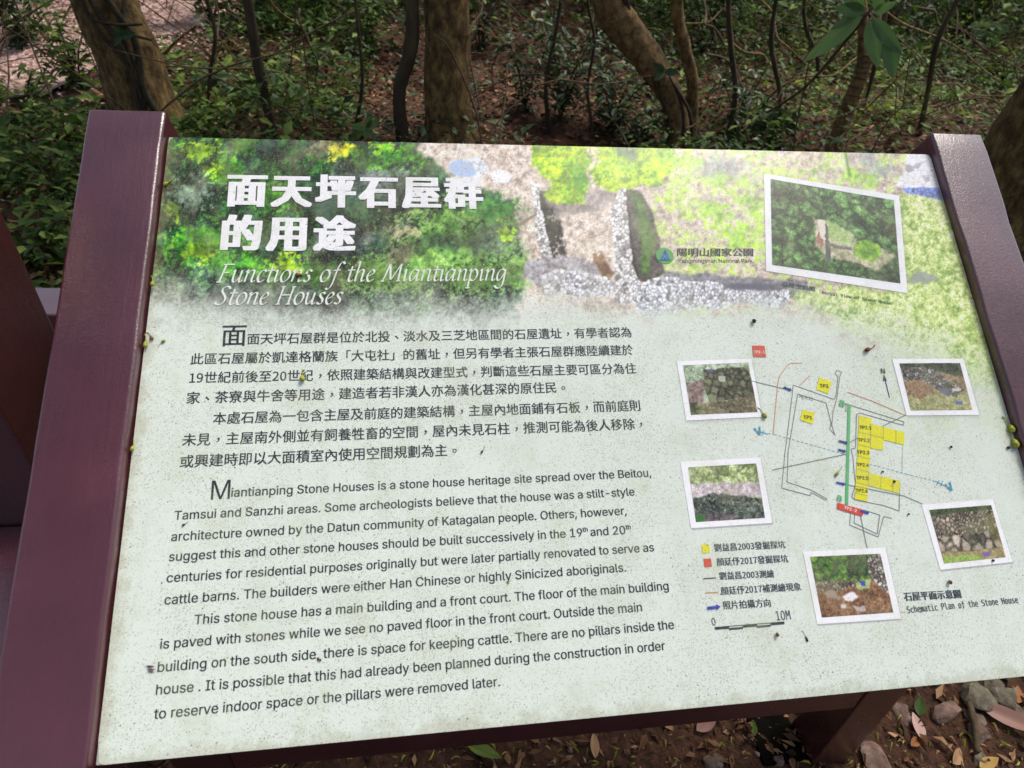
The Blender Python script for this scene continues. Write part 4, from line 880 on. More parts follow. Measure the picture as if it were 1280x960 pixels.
bud(972, 792.5, .5, 6, M_bit, 'round orange brown seed below the scale bar', 'seed', name='fallen_seed', stem=0, fat=.55)
bud(1187, 727, .5, 6, M_bit, 'round red brown seed between tall wall picture and its caption', 'seed', name='fallen_seed', stem=0, fat=.55)
bud(943, 401.5, .5, 7, M_black, 'round black seed below the long pale printed wall', 'seed', name='fallen_seed', stem=0, fat=.5)
bud(1238, 425, 3.0, 9, M_black, 'black speck of plant stuck at the right post', 'plant scrap', name='plant_scrap', stem=.2)
bud(637, 727, .8, 7, M_bud, 'tiny olive crumb above the word floor', 'plant scrap', name='plant_scrap', stem=.4)
for k, (a, b) in enumerate(((1118, 601.5), (1102.5, 588.7), (1134, 642), (1239, 701), (1187.5, 560))):
    bud(a, b, .5 + k, 4, M_black, 'pinhead black seed ' + ('on the plan between yellow arm and dashed line', 'just above the dashed blue line on the plan', 'right of the lower yellow squares on the plan', 'on the lower border of the tall wall picture', 'on bare paper below the rubble picture')[k], 'seed', 'pinhead black seeds on the board', name='fallen_seed', stem=0, fat=.5)
sc_ = MB()
for k in range(7):
    x0 = 181 + k * .5; y0 = 832 + k * 1.3; q = [P(x0, y0), P(x0 + random.uniform(9, 15), y0 - random.uniform(-1, 2))]; mid = (q[0] + q[1]) / 2; wv = .0006
    sc_.add([(q[0][0], q[0][1], LAY * 2), (mid[0], mid[1] - wv, LAY * 2), (q[1][0], q[1][1], LAY * 2), (mid[0], mid[1] + wv, LAY * 2)], [(0, 1, 2, 3)])
bobj('scuff_mark', sc_, print_mat('purple_paint_scuff', (.10, .06, .09), .2))

# ------------------------------------------------------------------ dark timber stand at the left
st = empty('timber_stand', (-.26, -.18, 0)); tag(st, 'dark brown square timber upright with low ledge left of the board', 'post')
bmobj('upright', box((-.34, -.262, -.05), (-.2, -.095, 1.36), .004), M_leg, st)
bmobj('ledge', box((-.85, -.70, .66), (-.112, -.264, .742), .004), M_rail, st)
rl = empty('low_rail', (-.7, .45, 0)); tag(rl, 'low brown timber rail behind the left post, mostly hidden', 'rail')
bmobj('rail_beam', box((-1.7, .385, .64), (.15, .52, .74), .004), M_rail, rl)
for x in (-1.6, 0.02): bmobj('rail_post', box((x, .40, -.05), (x + .09, .50, .638), .004), M_leg, rl)

# ------------------------------------------------------------------ leaves
T8 = np.array([(0, 0, 0), (.28, -.46, .07), (.3, 0, 0), (.28, .46, .07), (.65, -.40, .02), (.66, 0, -.05), (.65, .40, .02), (1, 0, -.16)])
F8 = [(0, 1, 2), (0, 2, 3), (1, 4, 5), (1, 5, 2), (2, 5, 6), (2, 6, 3), (4, 7, 5), (5, 7, 6)]
T5 = np.array([(0, 0, 0), (.42, -.5, .07), (.45, 0, -.01), (.42, .5, .07), (1, 0, -.12)]); F5 = [(0, 1, 2), (0, 2, 3), (1, 4, 2), (2, 4, 3)]
def leaf_mesh(name, pos, d, nrm, L, Wd, tint, tmpl=5, curl=1.0):
    T, Fc = (T8, F8) if tmpl == 8 else (T5, F5); T = T.copy(); n = len(pos)
    d = d / (np.linalg.norm(d, axis=1)[:, None] + 1e-9); s = np.cross(nrm, d); s /= np.linalg.norm(s, axis=1)[:, None] + 1e-9; nn = np.cross(d, s)
    L = np.broadcast_to(L, n); Wd = np.broadcast_to(Wd, n)
    V = pos[:, None] + d[:, None] * (T[None, :, :1] * L[:, None, None]) + s[:, None] * (T[None, :, 1:2] * Wd[:, None, None]) + nn[:, None] * (T[None, :, 2:] * L[:, None, None] * np.broadcast_to(curl, n)[:, None, None])
    k = len(T); F = (np.array(Fc)[None] + (np.arange(n) * k)[:, None, None]).reshape(-1, 3)
    me = big_mesh(name, V.reshape(-1, 3), F, smooth=False)
    a = me.attributes.new('tint', 'FLOAT', 'POINT'); a.data.foreach_set('value', np.repeat(np.clip(tint, 0, 1), k).astype(np.float32)); return me
def rdir(n, el0, el1):
    az = rng.uniform(0, 2 * np.pi, n); el = np.radians(rng.uniform(el0, el1, n)); return np.stack([np.cos(az) * np.cos(el), np.sin(az) * np.cos(el), np.sin(el)], 1)
def up(n, j=.35): v = rng.normal(0, j, (n, 3)); v[:, 2] = 1; return v
def wn(x, y, s=1.0, k=0): return .5 + .25 * np.sin(1.7 * s * x + 2.3 * k) + .25 * np.sin(1.9 * s * y + 1.1 * k + .8 * np.sin(1.3 * s * x)) 
# dead leaves carpeting the woodland floor
n = 90000
x = rng.uniform(-8, 10, n); y = .5 + 11 * rng.random(n) ** 1.35; L = rng.uniform(.03, .10, n)
pos = np.stack([x, y, height(x, y) + rng.uniform(0, .03, n)], 1)
pm = path_mask(x, y) > .45
me = leaf_mesh('leaf_litter', pos[~pm], rdir((~pm).sum(), -12, 22), up((~pm).sum(), .5), L[~pm], L[~pm] * rng.uniform(.3, .55, (~pm).sum()), rng.beta(1.6, 2.2, (~pm).sum()), 5, rng.uniform(-1, 2, (~pm).sum()))
tag(link('leaf_litter', me, M_litter), 'brown dead leaves carpeting the woodland floor behind the board', 'leaf litter', kind='stuff')
n2 = 15000; c = at(62, 34); x = c[0] + rng.normal(0, .9, n2); y = c[1] + .3 + rng.normal(0, 1.5, n2); L = rng.uniform(.025, .06, n2)
me = leaf_mesh('sunlit_leaf_litter', np.stack([x, y, height(x, y) + .03 + rng.uniform(0, .015, n2)], 1), rdir(n2, -10, 20), up(n2, .4), L, L * .45, rng.random(n2), 5)
tag(link('sunlit_leaf_litter', me, M_pale), 'dry leaves coloured a sunlit pale pink on the open path at top left', 'leaf litter', kind='stuff')
# green undergrowth
def carpet(name, label, n, box_, h, Lr, fn, mat, tmpl=5, wr=.5, bias=0.0):
    x = rng.uniform(box_[0], box_[1], n * 3); y = box_[2] + (box_[3] - box_[2]) * rng.random(n * 3) ** 1.25
    k = np.nonzero((rng.random(n * 3) < fn(x, y)) & (path_mask(x, y) < .3))[0][:n]; x = x[k]; y = y[k]; n = len(k)
    z = height(x, y) + h * rng.random(n) ** .7 * (.4 + wn(x, y, 3.1, 2)); L = Lr[0] * .6 + (Lr[1] * 1.35 - Lr[0] * .6) * rng.random(n) ** 1.8
    me = leaf_mesh(name, np.stack([x, y, z], 1), rdir(n, -25, 45), up(n, .45), L, L * rng.uniform(wr * .8, wr * 1.2, n), rng.beta(2, 2.6, n) + bias + .25 * (wn(x, y, 1.3, 5) - .5), tmpl)
    return tag(link(name, me, mat), label, 'undergrowth', kind='stuff')
carpet('undergrowth', 'low leafy green undergrowth at left between the post and the pale path', 30000, (-6.5, -.1, .75, 7.5), .26, (.035, .085), lambda x, y: np.clip((-.15 - x + .12 * y) * 1.2 + .2, 0, 1) * (.35 + wn(x, y, 1.1, 1)), M_herb)
carpet('undergrowth', 'fine green undergrowth with ferny leaves at right behind the right post', 30000, (1.3, 9, .75, 9), .34, (.03, .075), lambda x, y: np.clip((x - 1.0 - .12 * y) * .9, 0, 1) * (.4 + wn(x, y, 1.2, 4)), M_herb, bias=.02)
carpet('undergrowth', 'sparse dark green seedlings among the dead leaves behind the board', 7000, (-1.5, 3.5, 1.2, 9), .20, (.035, .08), lambda x, y: np.clip(wn(x, y, 1.7, 3) * 1.6 - .7, .04, 1), M_dark, bias=.1)
carpet('undergrowth', 'shaded green leaves filling the wood beyond the trees along the top', 40000, (-7, 10, 5.5, 11.5), .9, (.06, .13), lambda x, y: np.clip(wn(x, y, .8, 7) * 1.2 - .1, .1, 1), M_herb, bias=-.08)

def patches(x, y, seed, k, R):
    r = np.random.default_rng(seed); cx = r.uniform(-6, 9, k); cy = r.uniform(1, 10, k); rad = r.uniform(.5, 1, k) * R
    return (np.hypot(x[:, None] - cx, y[:, None] - cy) < rad).any(1) * .9
M_fresh = leaf_mat('fresh_yellow_green_leaves', (.05, .09, .015), (.14, .22, .03), (.34, .42, .08), .35, .6, .2)
carpet('undergrowth', 'brighter yellow-green sprigs standing in patches among the darker undergrowth', 15000, (-6, 9, .9, 10), .30, (.03, .07), lambda x, y: patches(x, y, 5, 90, .5) * (np.abs(x - .7) > 1.2 + .1 * y), M_fresh)
tg = MB()
for k in range(260):
    x = random.uniform(-3.5, 7); y = random.uniform(2.4, 8.5); z = float(height(x, y)); L_ = random.uniform(.4, 1.6); an = random.uniform(0, 6.28); h0 = random.uniform(0, .5); h1 = h0 + random.uniform(-.1, .8); r_ = random.uniform(.0025, .007)
    q = [(x, y, z + h0 * .3 - .02), (x + math.cos(an) * L_ * .35 + random.uniform(-.1, .1), y + math.sin(an) * L_ * .35, z + h0 + .1), (x + math.cos(an) * L_ * .7, y + math.sin(an) * L_ * .7 + random.uniform(-.1, .1), z + (h0 + h1) / 2 + random.uniform(-.05, .2)), (x + math.cos(an) * L_, y + math.sin(an) * L_, z + h1)]
    tg.tube(q, [r_, r_ * .9, r_ * .7, r_ * .3], 4, cap=False, sub=3)
tag(tg.build('twig_tangle', M_twig), 'fine dead twigs and thin creepers tangled over the woodland floor', 'twigs', kind='stuff')
# ------------------------------------------------------------------ trees
def canopy_mesh(seed, R=1.9, n=2600):
    r = np.random.default_rng(seed); cl = r.normal(0, 1, (26, 3)); cl /= np.linalg.norm(cl, axis=1)[:, None]; cl *= (r.random((26, 1)) ** .5) * [[R, R, R * .55]]
    k = r.integers(0, 26, n); p = cl[k] + r.normal(0, .28, (n, 3)) * [1, 1, .6]; L = r.uniform(.09, .17, n)
    return leaf_mesh('crown', p, rdir(n, -50, 30), up(n, .7), L, L * .45, r.random(n) * .8 + .1, 5)
CROWNS = [canopy_mesh(1), canopy_mesh(2), canopy_mesh(3, 1.5, 2000)]
for c_ in CROWNS: c_.materials.append(M_canopy)
def tree(name, label, pts, rad, mat, crown=0, seg=16, limbs=3, rough=.08, group=None, crown_scale=1.0, cat='tree', extra=None):
    t = empty(name, (pts[0][0], pts[0][1], pts[0][2])); tag(t, label, cat, group)
    mb = MB().tube(pts, rad, seg, rough=rough, sub=6)
    # root flare
    for k in range(5):
        an = k * 1.257 + random.random(); b = np.array(pts[0]); r0 = rad[0]
        q = [b + [0, 0, r0 * 1.6], b + [math.cos(an) * r0 * 1.0, math.sin(an) * r0 * 1.0, r0 * .55], b + [math.cos(an) * r0 * 1.9, math.sin(an) * r0 * 1.9, -.05]]
        mb.tube(q, [r0 * .45, r0 * .36, r0 * .12], 7, rough=.1, sub=3)
    mb.build('trunk', mat, t)
    top = np.array(pts[-1]); dr = top - np.array(pts[-2]); dr /= np.linalg.norm(dr)
    for k in range(limbs):
        an = k * 2.1 + 1; e = top + np.array([math.cos(an) * 1.1, math.sin(an) * 1.1, .9 + .3 * k]) * crown_scale
        MB().tube([top - dr * .1, (top + e) / 2 + [0, 0, .15], e], [rad[-1] * .8, rad[-1] * .45, rad[-1] * .15], 7, sub=3).build('limb', mat, t)
    if crown is not None:
        o = link('crown', CROWNS[crown], None, t); o.matrix_parent_inverse = Matrix.Identity(4)
        o.location = Vector(top - np.array(pts[0])) + Vector((0, 0, .8 * crown_scale)); o.scale = (crown_scale,) * 3; o.rotation_euler = (0, 0, random.random() * 6)
    return t
def on_ray_at(px, py, base, t=1.0):
    """a point seen at px,py at the same distance plane (y depth) as base"""
    d = ray(px, py); s = (base[1] + (t - 1) - CAM[1]) / d[1]; return CAM + d * s
def trunk_path(pxs, base_px, lift, dy=0.0):
    """pxs: points up the trunk in the picture; base_px its foot on the ground"""
    b = at(*base_px); out = [b - [0, 0, .1]]
    for i, p in enumerate(pxs): out.append(on_ray_at(p[0], p[1], b + [0, dy * (i + 1), 0]))
    return b, out
def wpx(px, b): return px / F_PX * (np.linalg.norm(b - CAM) * .93)
def grow(out, lift, n=3):
    d = out[-1] - out[-2]; d = d / np.linalg.norm(d); d = d * .5 + np.array([0, 0, .9]); d /= np.linalg.norm(d)
    for k in range(n): out.append(out[-1] + d * lift / n); d = d * .8 + np.array([0, 0, .35]); d /= np.linalg.norm(d)
    return out
b, pth = trunk_path([(180, 130), (157, 62), (126, -12)], (204, 176), 0); r = wpx(33, b); leftb, leftp = b, list(pth)
tl = tree('leaning_tree', 'thick leaning brown trunk wrapped in vines behind the top of the left post', grow(pth, 4.0), [r * 1.15, r * 1.0, r * .92, r * .9, r * .8, r * .6, r * .35], M_bark, 0)
for k, (o0, o1, tw) in enumerate(((.55, .75, .02), (.2, .5, .015), (-.1, .75, .012), (.8, .1, .01))):
    q = []
    for i in range(9):
        u = i / 8 * 3; j = min(int(u), 2); c0 = leftp[j] * (1 - (u - j)) + leftp[j + 1] * (u - j)
        off = o0 + (o1 - o0) * (1 - i / 8) + .12 * math.sin(i * 1.3 + k)
        q.append(c0 + np.array([r * off, -r * math.sqrt(max(1.15 - off * off, .05)) * 1.05, 0]))
    MB().tube(q, tw, 6, rough=.15, sub=3).build('vine', M_vine, tl)
# cross vines
for (a_, b_) in (((118, 26), (178, 30)), ((150, 40), (190, 50))):
    MB().tube([on_ray_at(*a_, leftb + [0, -r * 1.15, 0]), on_ray_at((a_[0] + b_[0]) / 2, a_[1] + 5, leftb + [0, -r * 1.25, 0]), on_ray_at(*b_, leftb + [0, -r * 1.1, 0])], .008, 5, sub=3).build('vine', M_vine, tl)
b, pth = trunk_path([(560, 110), (558, 50), (559, -12)], (562, 176), 0); r = wpx(27, b)
tree('straight_tree', 'straight upright brown trunk behind the board above the headline', grow(pth, 4.5), [r * 1.12, r, r * .95, r * .93, r * .8, r * .6, r * .35], M_bark, 1)
b, pth = trunk_path([(500, 120), (512, 60), (516, -12)], (506, 178), 0); r = wpx(7.5, b)
tree('slender_tree', 'slender dark twisting stem just left of the straight trunk', grow(pth, 2.6), [r * 1.2, r, r * 1.1, r * .95, r * .8, r * .6, r * .3], M_bark2, None, 8, 2, .2)
b, pth = trunk_path([(336, 140), (322, 80), (308, -12)], (340, 170), 0); r = wpx(5.5, b)
tree('slender_tree', 'slender dark trunk between the leaning tree and the headline trunk', grow(pth, 3), [r * 1.2, r, r * 1.05, r * .95, r * .8, r * .6, r * .3], M_bark2, 2, 10, 2, .12)
b, pth = trunk_path([(842, 130), (812, 78), (778, 30), (757, -22)], (852, 190), 0); r = wpx(16, b); rb = b; rp = list(pth)
tr_ = tree('forked_tree', 'bent pale brown trunk curving left behind the logo, with roots and creepers', grow(pth, 3.6), [r * .95, r * .8, r * 1.0, r * 1.12, r * 1.05, r * .8, r * .6, r * .35], M_bark3, 2, 16, 3, .1)
for k, (o0, o1) in enumerate(((.9, .5), (-.8, -.2), (.3, .8))):
    q = []
    for i in range(10):
        u = i / 9 * 4; j = min(int(u), 3); c0 = rp[j] * (1 - (u - j)) + rp[j + 1] * (u - j); off = o0 + (o1 - o0) * i / 9 + .15 * math.sin(i * 1.1 + k * 2)
        q.append(c0 + np.array([r * off, -r * .75, 0]))
    MB().tube(q, .012, 6, rough=.15, sub=3).build('vine', M_vine, tr_)
b, pth = trunk_path([(866, 110), (856, 60), (846, -12)], (862, 188), 0); r = wpx(6.5, b)
tree('slender_tree', 'thin brown trunk rising right beside the bent pale trunk', grow(pth, 3), [r * 1.3, r, r, r * .95, r * .8, r * .6, r * .3], M_bark, None, 10, 2, .1)
b = at(1040, 196); pth = [b - [0, 0, .1], on_ray_at(1058, 140, b), on_ray_at(1076, 95, b), on_ray_at(1084, 66, b)]; r = wpx(8, b)
t = tree('ringed_sapling', 'leaning pale ringed stem below the broad green leaves at right', pth, [r * 1.3, r, r * .9, r * .95], M_bark3, None, 12, 2, .05, crown_scale=.35)
for i in range(9):
    u = 1 + i / 8 * 1.9; j = min(int(u), 2); c0 = pth[j] * (1 - (u - j)) + pth[j + 1] * (u - j); d = pth[j + 1] - pth[j]; d /= np.linalg.norm(d)
    MB().tube([c0 - d * .006, c0, c0 + d * .006], [r * .92, r * 1.06, r * .92], 12, cap=False).build('leaf_scar', M_twig, t)
b, pth = trunk_path([(1262, 190), (1285, 130), (1310, 60)], (1235, 300), 0); b = at(1215, 330); pth = [b - [0, 0, .2], on_ray_at(1250, 262, b), on_ray_at(1292, 180, b), on_ray_at(1338, 90, b), on_ray_at(1385, -30, b)]; r = wpx(36, b)
tree('mossy_tree', 'big mossy leaning trunk at the right edge of the picture behind the right post', grow(pth, 3.5), [r * 1.3, r * 1.1, r, r * .95, r * .9, r * .8, r * .6, r * .3], M_bark, 0, 18, 3, .12)
for k, (x0, y0, x1, y1, w0, lab) in enumerate(((905, 188, 920, -12, 6, 'thin dark trunk among twigs, first right of the bent pale trunk'), (968, 186, 975, -12, 5, 'thin dark stem midway between bent pale trunk and ringed sapling'), (1150, 170, 1196, -12, 5, 'dark thin stem crossing the fine undergrowth before the right post'),
    (690, 170, 694, -12, 5, 'thin dark stem right of the straight trunk in the shrubs'), (745, 176, 730, -12, 3.5, 'very thin dark stem left of the bent pale trunk'), (258, 150, 262, -12, 4, 'thin stem between leaning tree and first slender trunk'), (440, 168, 452, -12, 4, 'thin stem above the yellow printed bush'), (1018, 120, 1012, -12, 4, 'thin dark stem left of the broad green leaves'))):
    b = at(x0, y0); r = wpx(w0 / 2, b); q = [b - [0, 0, .05]] + [on_ray_at(x0 + (x1 - x0) * s + 9 * math.sin(s * 5 + k), y0 + (y1 - y0) * s, b) for s in (.33, .66, 1)]
    tree('sapling', lab, grow(q, 1.8), [r * 1.3, r, r, r * .9, r * .8, r * .6, r * .3], M_bark2, None, 7, 2, .15, crown_scale=.5)
# further trees beyond, and two unseen ones added behind the viewer for dark reflections in the posts
for k, (x, y, h_, r_, lab) in enumerate(((-4.6, 9.5, 5, .16, 'far trunk beyond the pale path at upper left'), (-1.2, 10.2, 5, .14, 'far trunk behind the leaning tree'), (2.2, 10.5, 5, .15, 'far trunk behind the headline trunk'), (5.2, 10.3, 5, .15, 'far trunk beyond the ringed sapling'), (8.8, 10.0, 5, .17, 'far trunk at upper right'),
    (-2.7, -2.5, 4.9, .13, 'unseen tree added behind the viewer on the left'), (4.9, -1.6, 3.3, .13, 'unseen tree added behind the viewer on the right'))):
    z = float(height(x, y)); tree('forest_tree', lab, [(x, y, z - .1), (x + .1, y, z + h_ * .35), (x - .1, y + .1, z + h_ * .7), (x, y, z + h_)], [r_ * 1.2, r_, r_ * .85, r_ * .5], M_bark, k % 3, 10, 3, .08, crown_scale=1.25 if k < 5 else .8)

# ------------------------------------------------------------------ shrubs and plants
def shrub(px, py, h_, n, Lr, mat, label, spread=.5, group=None, name='shrub', nstem=5, tmpl=8, wr=.42, bias=0.0, cat='shrub'):
    b = at(px, py); t = empty(name, b); tag(t, label, cat, group); st_ = MB(); tips = []
    for k in range(nstem):
        an = 2 * math.pi * k / nstem + random.random(); sp = spread * random.uniform(.3, 1); hh = h_ * random.uniform(.7, 1)
        q = [b - [0, 0, .03], b + [math.cos(an) * sp * .3, math.sin(an) * sp * .3, hh * .5], b + [math.cos(an) * sp, math.sin(an) * sp, hh]]; st_.tube(q, [.009, .006, .003], 5, sub=3); tips.append(q)
    st_.build('stem', M_twig, t)
    k = rng.integers(0, nstem, n); u = rng.random(n) ** .7; Q = np.array(tips)[k]; p = Q[:, 0] * ((1 - u) ** 2)[:, None] + Q[:, 1] * (2 * u * (1 - u))[:, None] + Q[:, 2] * (u ** 2)[:, None]
    p = p + rng.normal(0, .05 * (h_ + .3), (n, 3)); L = rng.uniform(*Lr, n)
    me = leaf_mesh('foliage', p, rdir(n, -35, 35), up(n, .45), L, L * rng.uniform(wr * .8, wr * 1.2, n), rng.beta(2, 2.4, n) + bias, tmpl)
    tag(link('foliage', me, mat, t), kind='stuff'); return t
SH = [(700, 150, .75, 520, (.05, .10), M_dark, 'grey-green leafy shrub between straight trunk and bent trunk', .5), (655, 140, .6, 300, (.05, .09), M_dark, 'dark shrub just right of the straight trunk', .35), (765, 165, .5, 260, (.06, .11), M_dark, 'dark broad-leaved shrub at the foot of the bent trunk', .35),
      (800, 184, .3, 120, (.07, .12), M_dark, 'low shrub with round leaves by the bent trunk foot', .3), (915, 175, .5, 260, (.05, .1), M_dark, 'shrub under twigs right of the bent trunk', .4), (955, 186, .32, 130, (.07, .13), M_herb, 'bright green broad-leaved seedling clump above the aerial picture', .25),
      (265, 30, .9, 420, (.07, .14), M_herb, 'green leafy shrub right of the leaning trunk at the top edge', .6), (400, 40, .9, 420, (.06, .13), M_herb, 'mid green shrub at the top between slender trunk and straight trunk', .7), (455, 70, .6, 260, (.05, .1), M_herb, 'low olive shrub left of the straight trunk', .5),
      (100, 110, .55, 340, (.05, .1), M_herb, 'green plants crowding the left side of the leaning trunk', .3), (30, 60, .6, 300, (.07, .13), M_dark, 'dark leaved shrub at upper left before the pale path', .4), (40, 150, .35, 240, (.05, .1), M_herb, 'leafy green clump at the left edge', .4),
      (1200, 60, .8, 420, (.06, .13), M_herb, 'green shrub at upper right above the right post', .6), (1130, 60, .7, 300, (.05, .11), M_dark, 'dark shrub behind the broad green leaves', .5), (1250, 110, .4, 240, (.05, .09), M_herb, 'fresh green clump beside the mossy trunk', .35),
      (1010, 60, .8, 320, (.05, .11), M_dark, 'dark shrub at the top behind the hanging leaves', .5), (880, 60, .8, 320, (.05, .11), M_dark, 'dark shrub at the top between two thin trunks', .5), (600, 60, .7, 300, (.05, .1), M_dark, 'dark shrub at the top right of the straight trunk', .5),
      (55, 330, .3, 110, (.06, .10), M_herb, 'bright lobed plants just above the low rail', .22), (75, 250, .3, 150, (.05, .09), M_herb, 'fresh green plants beside the left post', .25), (20, 240, .3, 170, (.05, .09), M_herb, 'green plants at the left edge above the timber upright', .3), (90, 185, .25, 130, (.04, .08), M_herb, 'small green plants at upper left of the left post', .25)]
for a in SH: shrub(*a, bias=.05)
def bigleaf_at(base, tip, wd, mat, parent, label=None, tint=.5, droop=.15, facing=None):
    base = np.array(base, float); tip = np.array(tip, float); d = tip - base; L = np.linalg.norm(d); d /= L
    fc = np.array(facing if facing is not None else (CAM - base)); fc = fc - d * (fc @ d); fc /= np.linalg.norm(fc); s = np.cross(d, fc)
    V = []; F = []; nu, nv = 12, 6
    for i in range(nu + 1):
        u = i / nu; w_ = wd * L * (math.sin(math.pi * min(u * 1.0, 1) ** .85) ** .9 if 0 < u < 1 else 0) * .5 + .0008; z = -droop * L * u * u
        for j in range(nv + 1):
            v_ = j / nv * 2 - 1; V.append(base + d * L * u + s * v_ * w_ + fc * (z + abs(v_) * w_ * .28 + .004 * L * math.sin(u * 40) * abs(v_)))
    for i in range(nu):
        for j in range(nv): a0 = i * (nv + 1) + j; F.append((a0, a0 + 1, a0 + nv + 2, a0 + nv + 1))
    me = mesh('leaf', V, F, True); a = me.attributes.new('tint', 'FLOAT', 'POINT'); a.data.foreach_set('value', [tint - (.12 if k % (nv + 1) == nv // 2 else 0) + .06 * math.sin(k) for k in range(len(V))])
    return link('leaf', me, mat, parent)
# broad hanging leaves, upper right (near)
D = 2.6
root = at(1085, 120); t = empty('broadleaf_shrub', root); tag(t, 'shrub with large hanging oval green leaves at upper right above the board', 'shrub')
cpt = along(1085, 18, D)
MB().tube([root - [0, 0, .05], along(1095, 75, D + .5), along(1108, -5, D + .1), along(1085, 16, D)], [.012, .010, .007, .004], 6, sub=4).build('stem', M_twig, t)
MB().tube([along(1085, 16, D), along(1050, 60, D + .1), along(1005, 110, D + .3), along(960, 140, D + .6)], [.006, .006, .006, .005], 6, sub=4).build('branch', M_twig, t)
for (b_, t_, wd, ti) in (((1078, 20), (1006, 76), .25, .7), ((1086, 26), (1097, 83), .31, .55), ((1090, 22), (1126, 66), .26, .35), ((1082, 14), (1045, 10), .40, .35), ((1080, 12), (1052, -12), .4, .5), ((1092, 16), (1118, 4), .38, .6), ((1112, 40), (1116, 96), .36, .3), ((1095, 12), (1105, -20), .4, .5), ((1072, 18), (1040, 36), .3, .25)):
    bigleaf_at(along(*b_, D), along(*t_, D - .05), wd, M_bigleaf, t, tint=ti)
# palmate dark plant left of centre
b0 = at(272, 140); t = empty('palmate_plant', b0); tag(t, 'dark green plant with narrow leaflets radiating like fingers, right of the leaning trunk', 'plant'); cen = on_ray_at(268, 98, b0)
MB().tube([b0 - [0, 0, .03], (b0 + cen) / 2 + [.03, 0, 0], cen], [.008, .006, .004], 5, sub=3).build('stem', M_twig, t)
for tx, ty in ((232, 96), (240, 116), (256, 124), (276, 128), (290, 110), (306, 116), (296, 92), (276, 80), (252, 82)):
    bigleaf_at(cen, on_ray_at(tx, ty, b0 + [0, -.03, 0]), .26, M_dark, t, tint=.55, facing=(0, -.5, .9))
# single-leaf seedlings that can be picked out
for k, (px, py, s, lab) in enumerate(((960, 135, 22, 'pair of fresh green leaves on a seedling above the board between twigs'), (985, 150, 26, 'dark broad leaves of a seedling left of the ringed sapling'), (1255, 182, 16, 'round green leaf plant touching the mossy trunk'), (1240, 40, 26, 'long green hanging leaves of a plant at upper right'), (830, 90, 18, 'oval dark leaves on a creeper over the bent trunk'), (458, 160, 20, 'green leaf pair just above the board top'), (150, 45, 18, 'green leaf on a vine across the leaning trunk'))):
    b = at(px, py + s * 1.2) if k != 4 and k != 6 else (rb if k == 4 else leftb) + [0, -.35, 0]
    if k in (4, 6): b = on_ray_at(px, py + s, b)
    t = empty('seedling', b); tag(t, lab, 'plant'); c0 = on_ray_at(px, py, b)
    if k not in (4, 6): MB().tube([b - [0, 0, .03], (b + c0) / 2, c0], [.004, .003, .002], 5).build('stem', M_twig, t)
    else: MB().tube([b, c0], [.003, .002], 5).build('stem', M_twig, t)
    for j in range(5 if k not in (4, 6) else 3):
        an = j * 2.3 + k; bigleaf_at(c0, on_ray_at(px + s * math.cos(an), py + s * .75 * math.sin(an), b + [0, -.03, 0]), .5, M_bigleaf if k in (0, 2, 3, 5) else M_dark, t, tint=.3 + .12 * j)
# ferns, right
for k, (px, py, lab) in enumerate(((1165, 125, 'feathery fern before the right post'), (1215, 95, 'second fern up the slope behind the first'), (1120, 150, 'small fern beside the ringed sapling'), (1160, 70, 'fern half hidden by the dark crossing stem'))):
    b = at(px, py); t = empty('fern', b); tag(t, lab, 'fern')
    for j in range(8):
        an = j * .785 + k; dd = np.array([math.cos(an), math.sin(an), 0]); Lf_ = .34; q = [b + dd * Lf_ * u + np.array([0, 0, .28 * u - .22 * u * u + .02]) for u in np.linspace(0, 1, 13)]
        sd_ = np.cross(dd, [0, 0, 1]); pp = []; di = []; LL = []
        for i in range(2, 13):
            for sg in (-1, 1): pp.append(q[i]); di.append(sd_ * sg + dd * .35); LL.append(.085 * math.sin(math.pi * (i / 13) ** .8) + .01)
        fr = leaf_mesh('frond', np.array(pp), np.array(di), np.tile([0, 0, 1.], (len(pp), 1)), np.array(LL), np.array(LL) * .28, np.full(len(pp), .55 + .05 * j), 5); link('frond', fr, M_herb, t)
# tangled bare twigs and creepers between the trunks
TW = [((930, 60), (985, 95), 4.0, 'M'), ((900, 75), (960, 125), 3, 'x'), ((960, 20), (1010, 90), 3, ''), ((1000, 130), (1080, 30), 2.6, ''), ((980, 110), (1075, 75), 3, ''), ((1100, 30), (1160, 90), 3, ''), ((1130, 25), (1250, 95), 2.5, ''), ((1150, 10), (1200, 40), 3, ''), ((1190, 110), (1280, 125), 2, ''), ((880, 15), (905, 60), 3, ''), ((700, 20), (720, 90), 2.5, ''), ((380, 30), (400, 110), 3, ''), ((350, 10), (400, 65), 2.2, ''), ((405, 65), (440, 30), 2.2, ''), ((200, 70), (238, 38), 4, ''), ((270, 20), (295, 90), 2.2, ''), ((0, 70), (40, 20), 2.5, ''), ((10, 130), (70, 95), 2, ''), ((860, 30), (930, 5), 2.5, ''), ((935, 150), (955, 90), 2.5, ''), ((1060, 160), (1110, 110), 2.5, ''), ((1085, 190), (1140, 120), 2, ''), ((560, 20), (640, 60), 2, ''), ((620, 90), (640, 10), 2, ''), ((1020, 10), (1090, 60), 2, ''), ((870, 150), (900, 100), 2.5, ''), ((910, 110), (940, 40), 2.2, '')]
USED = set()
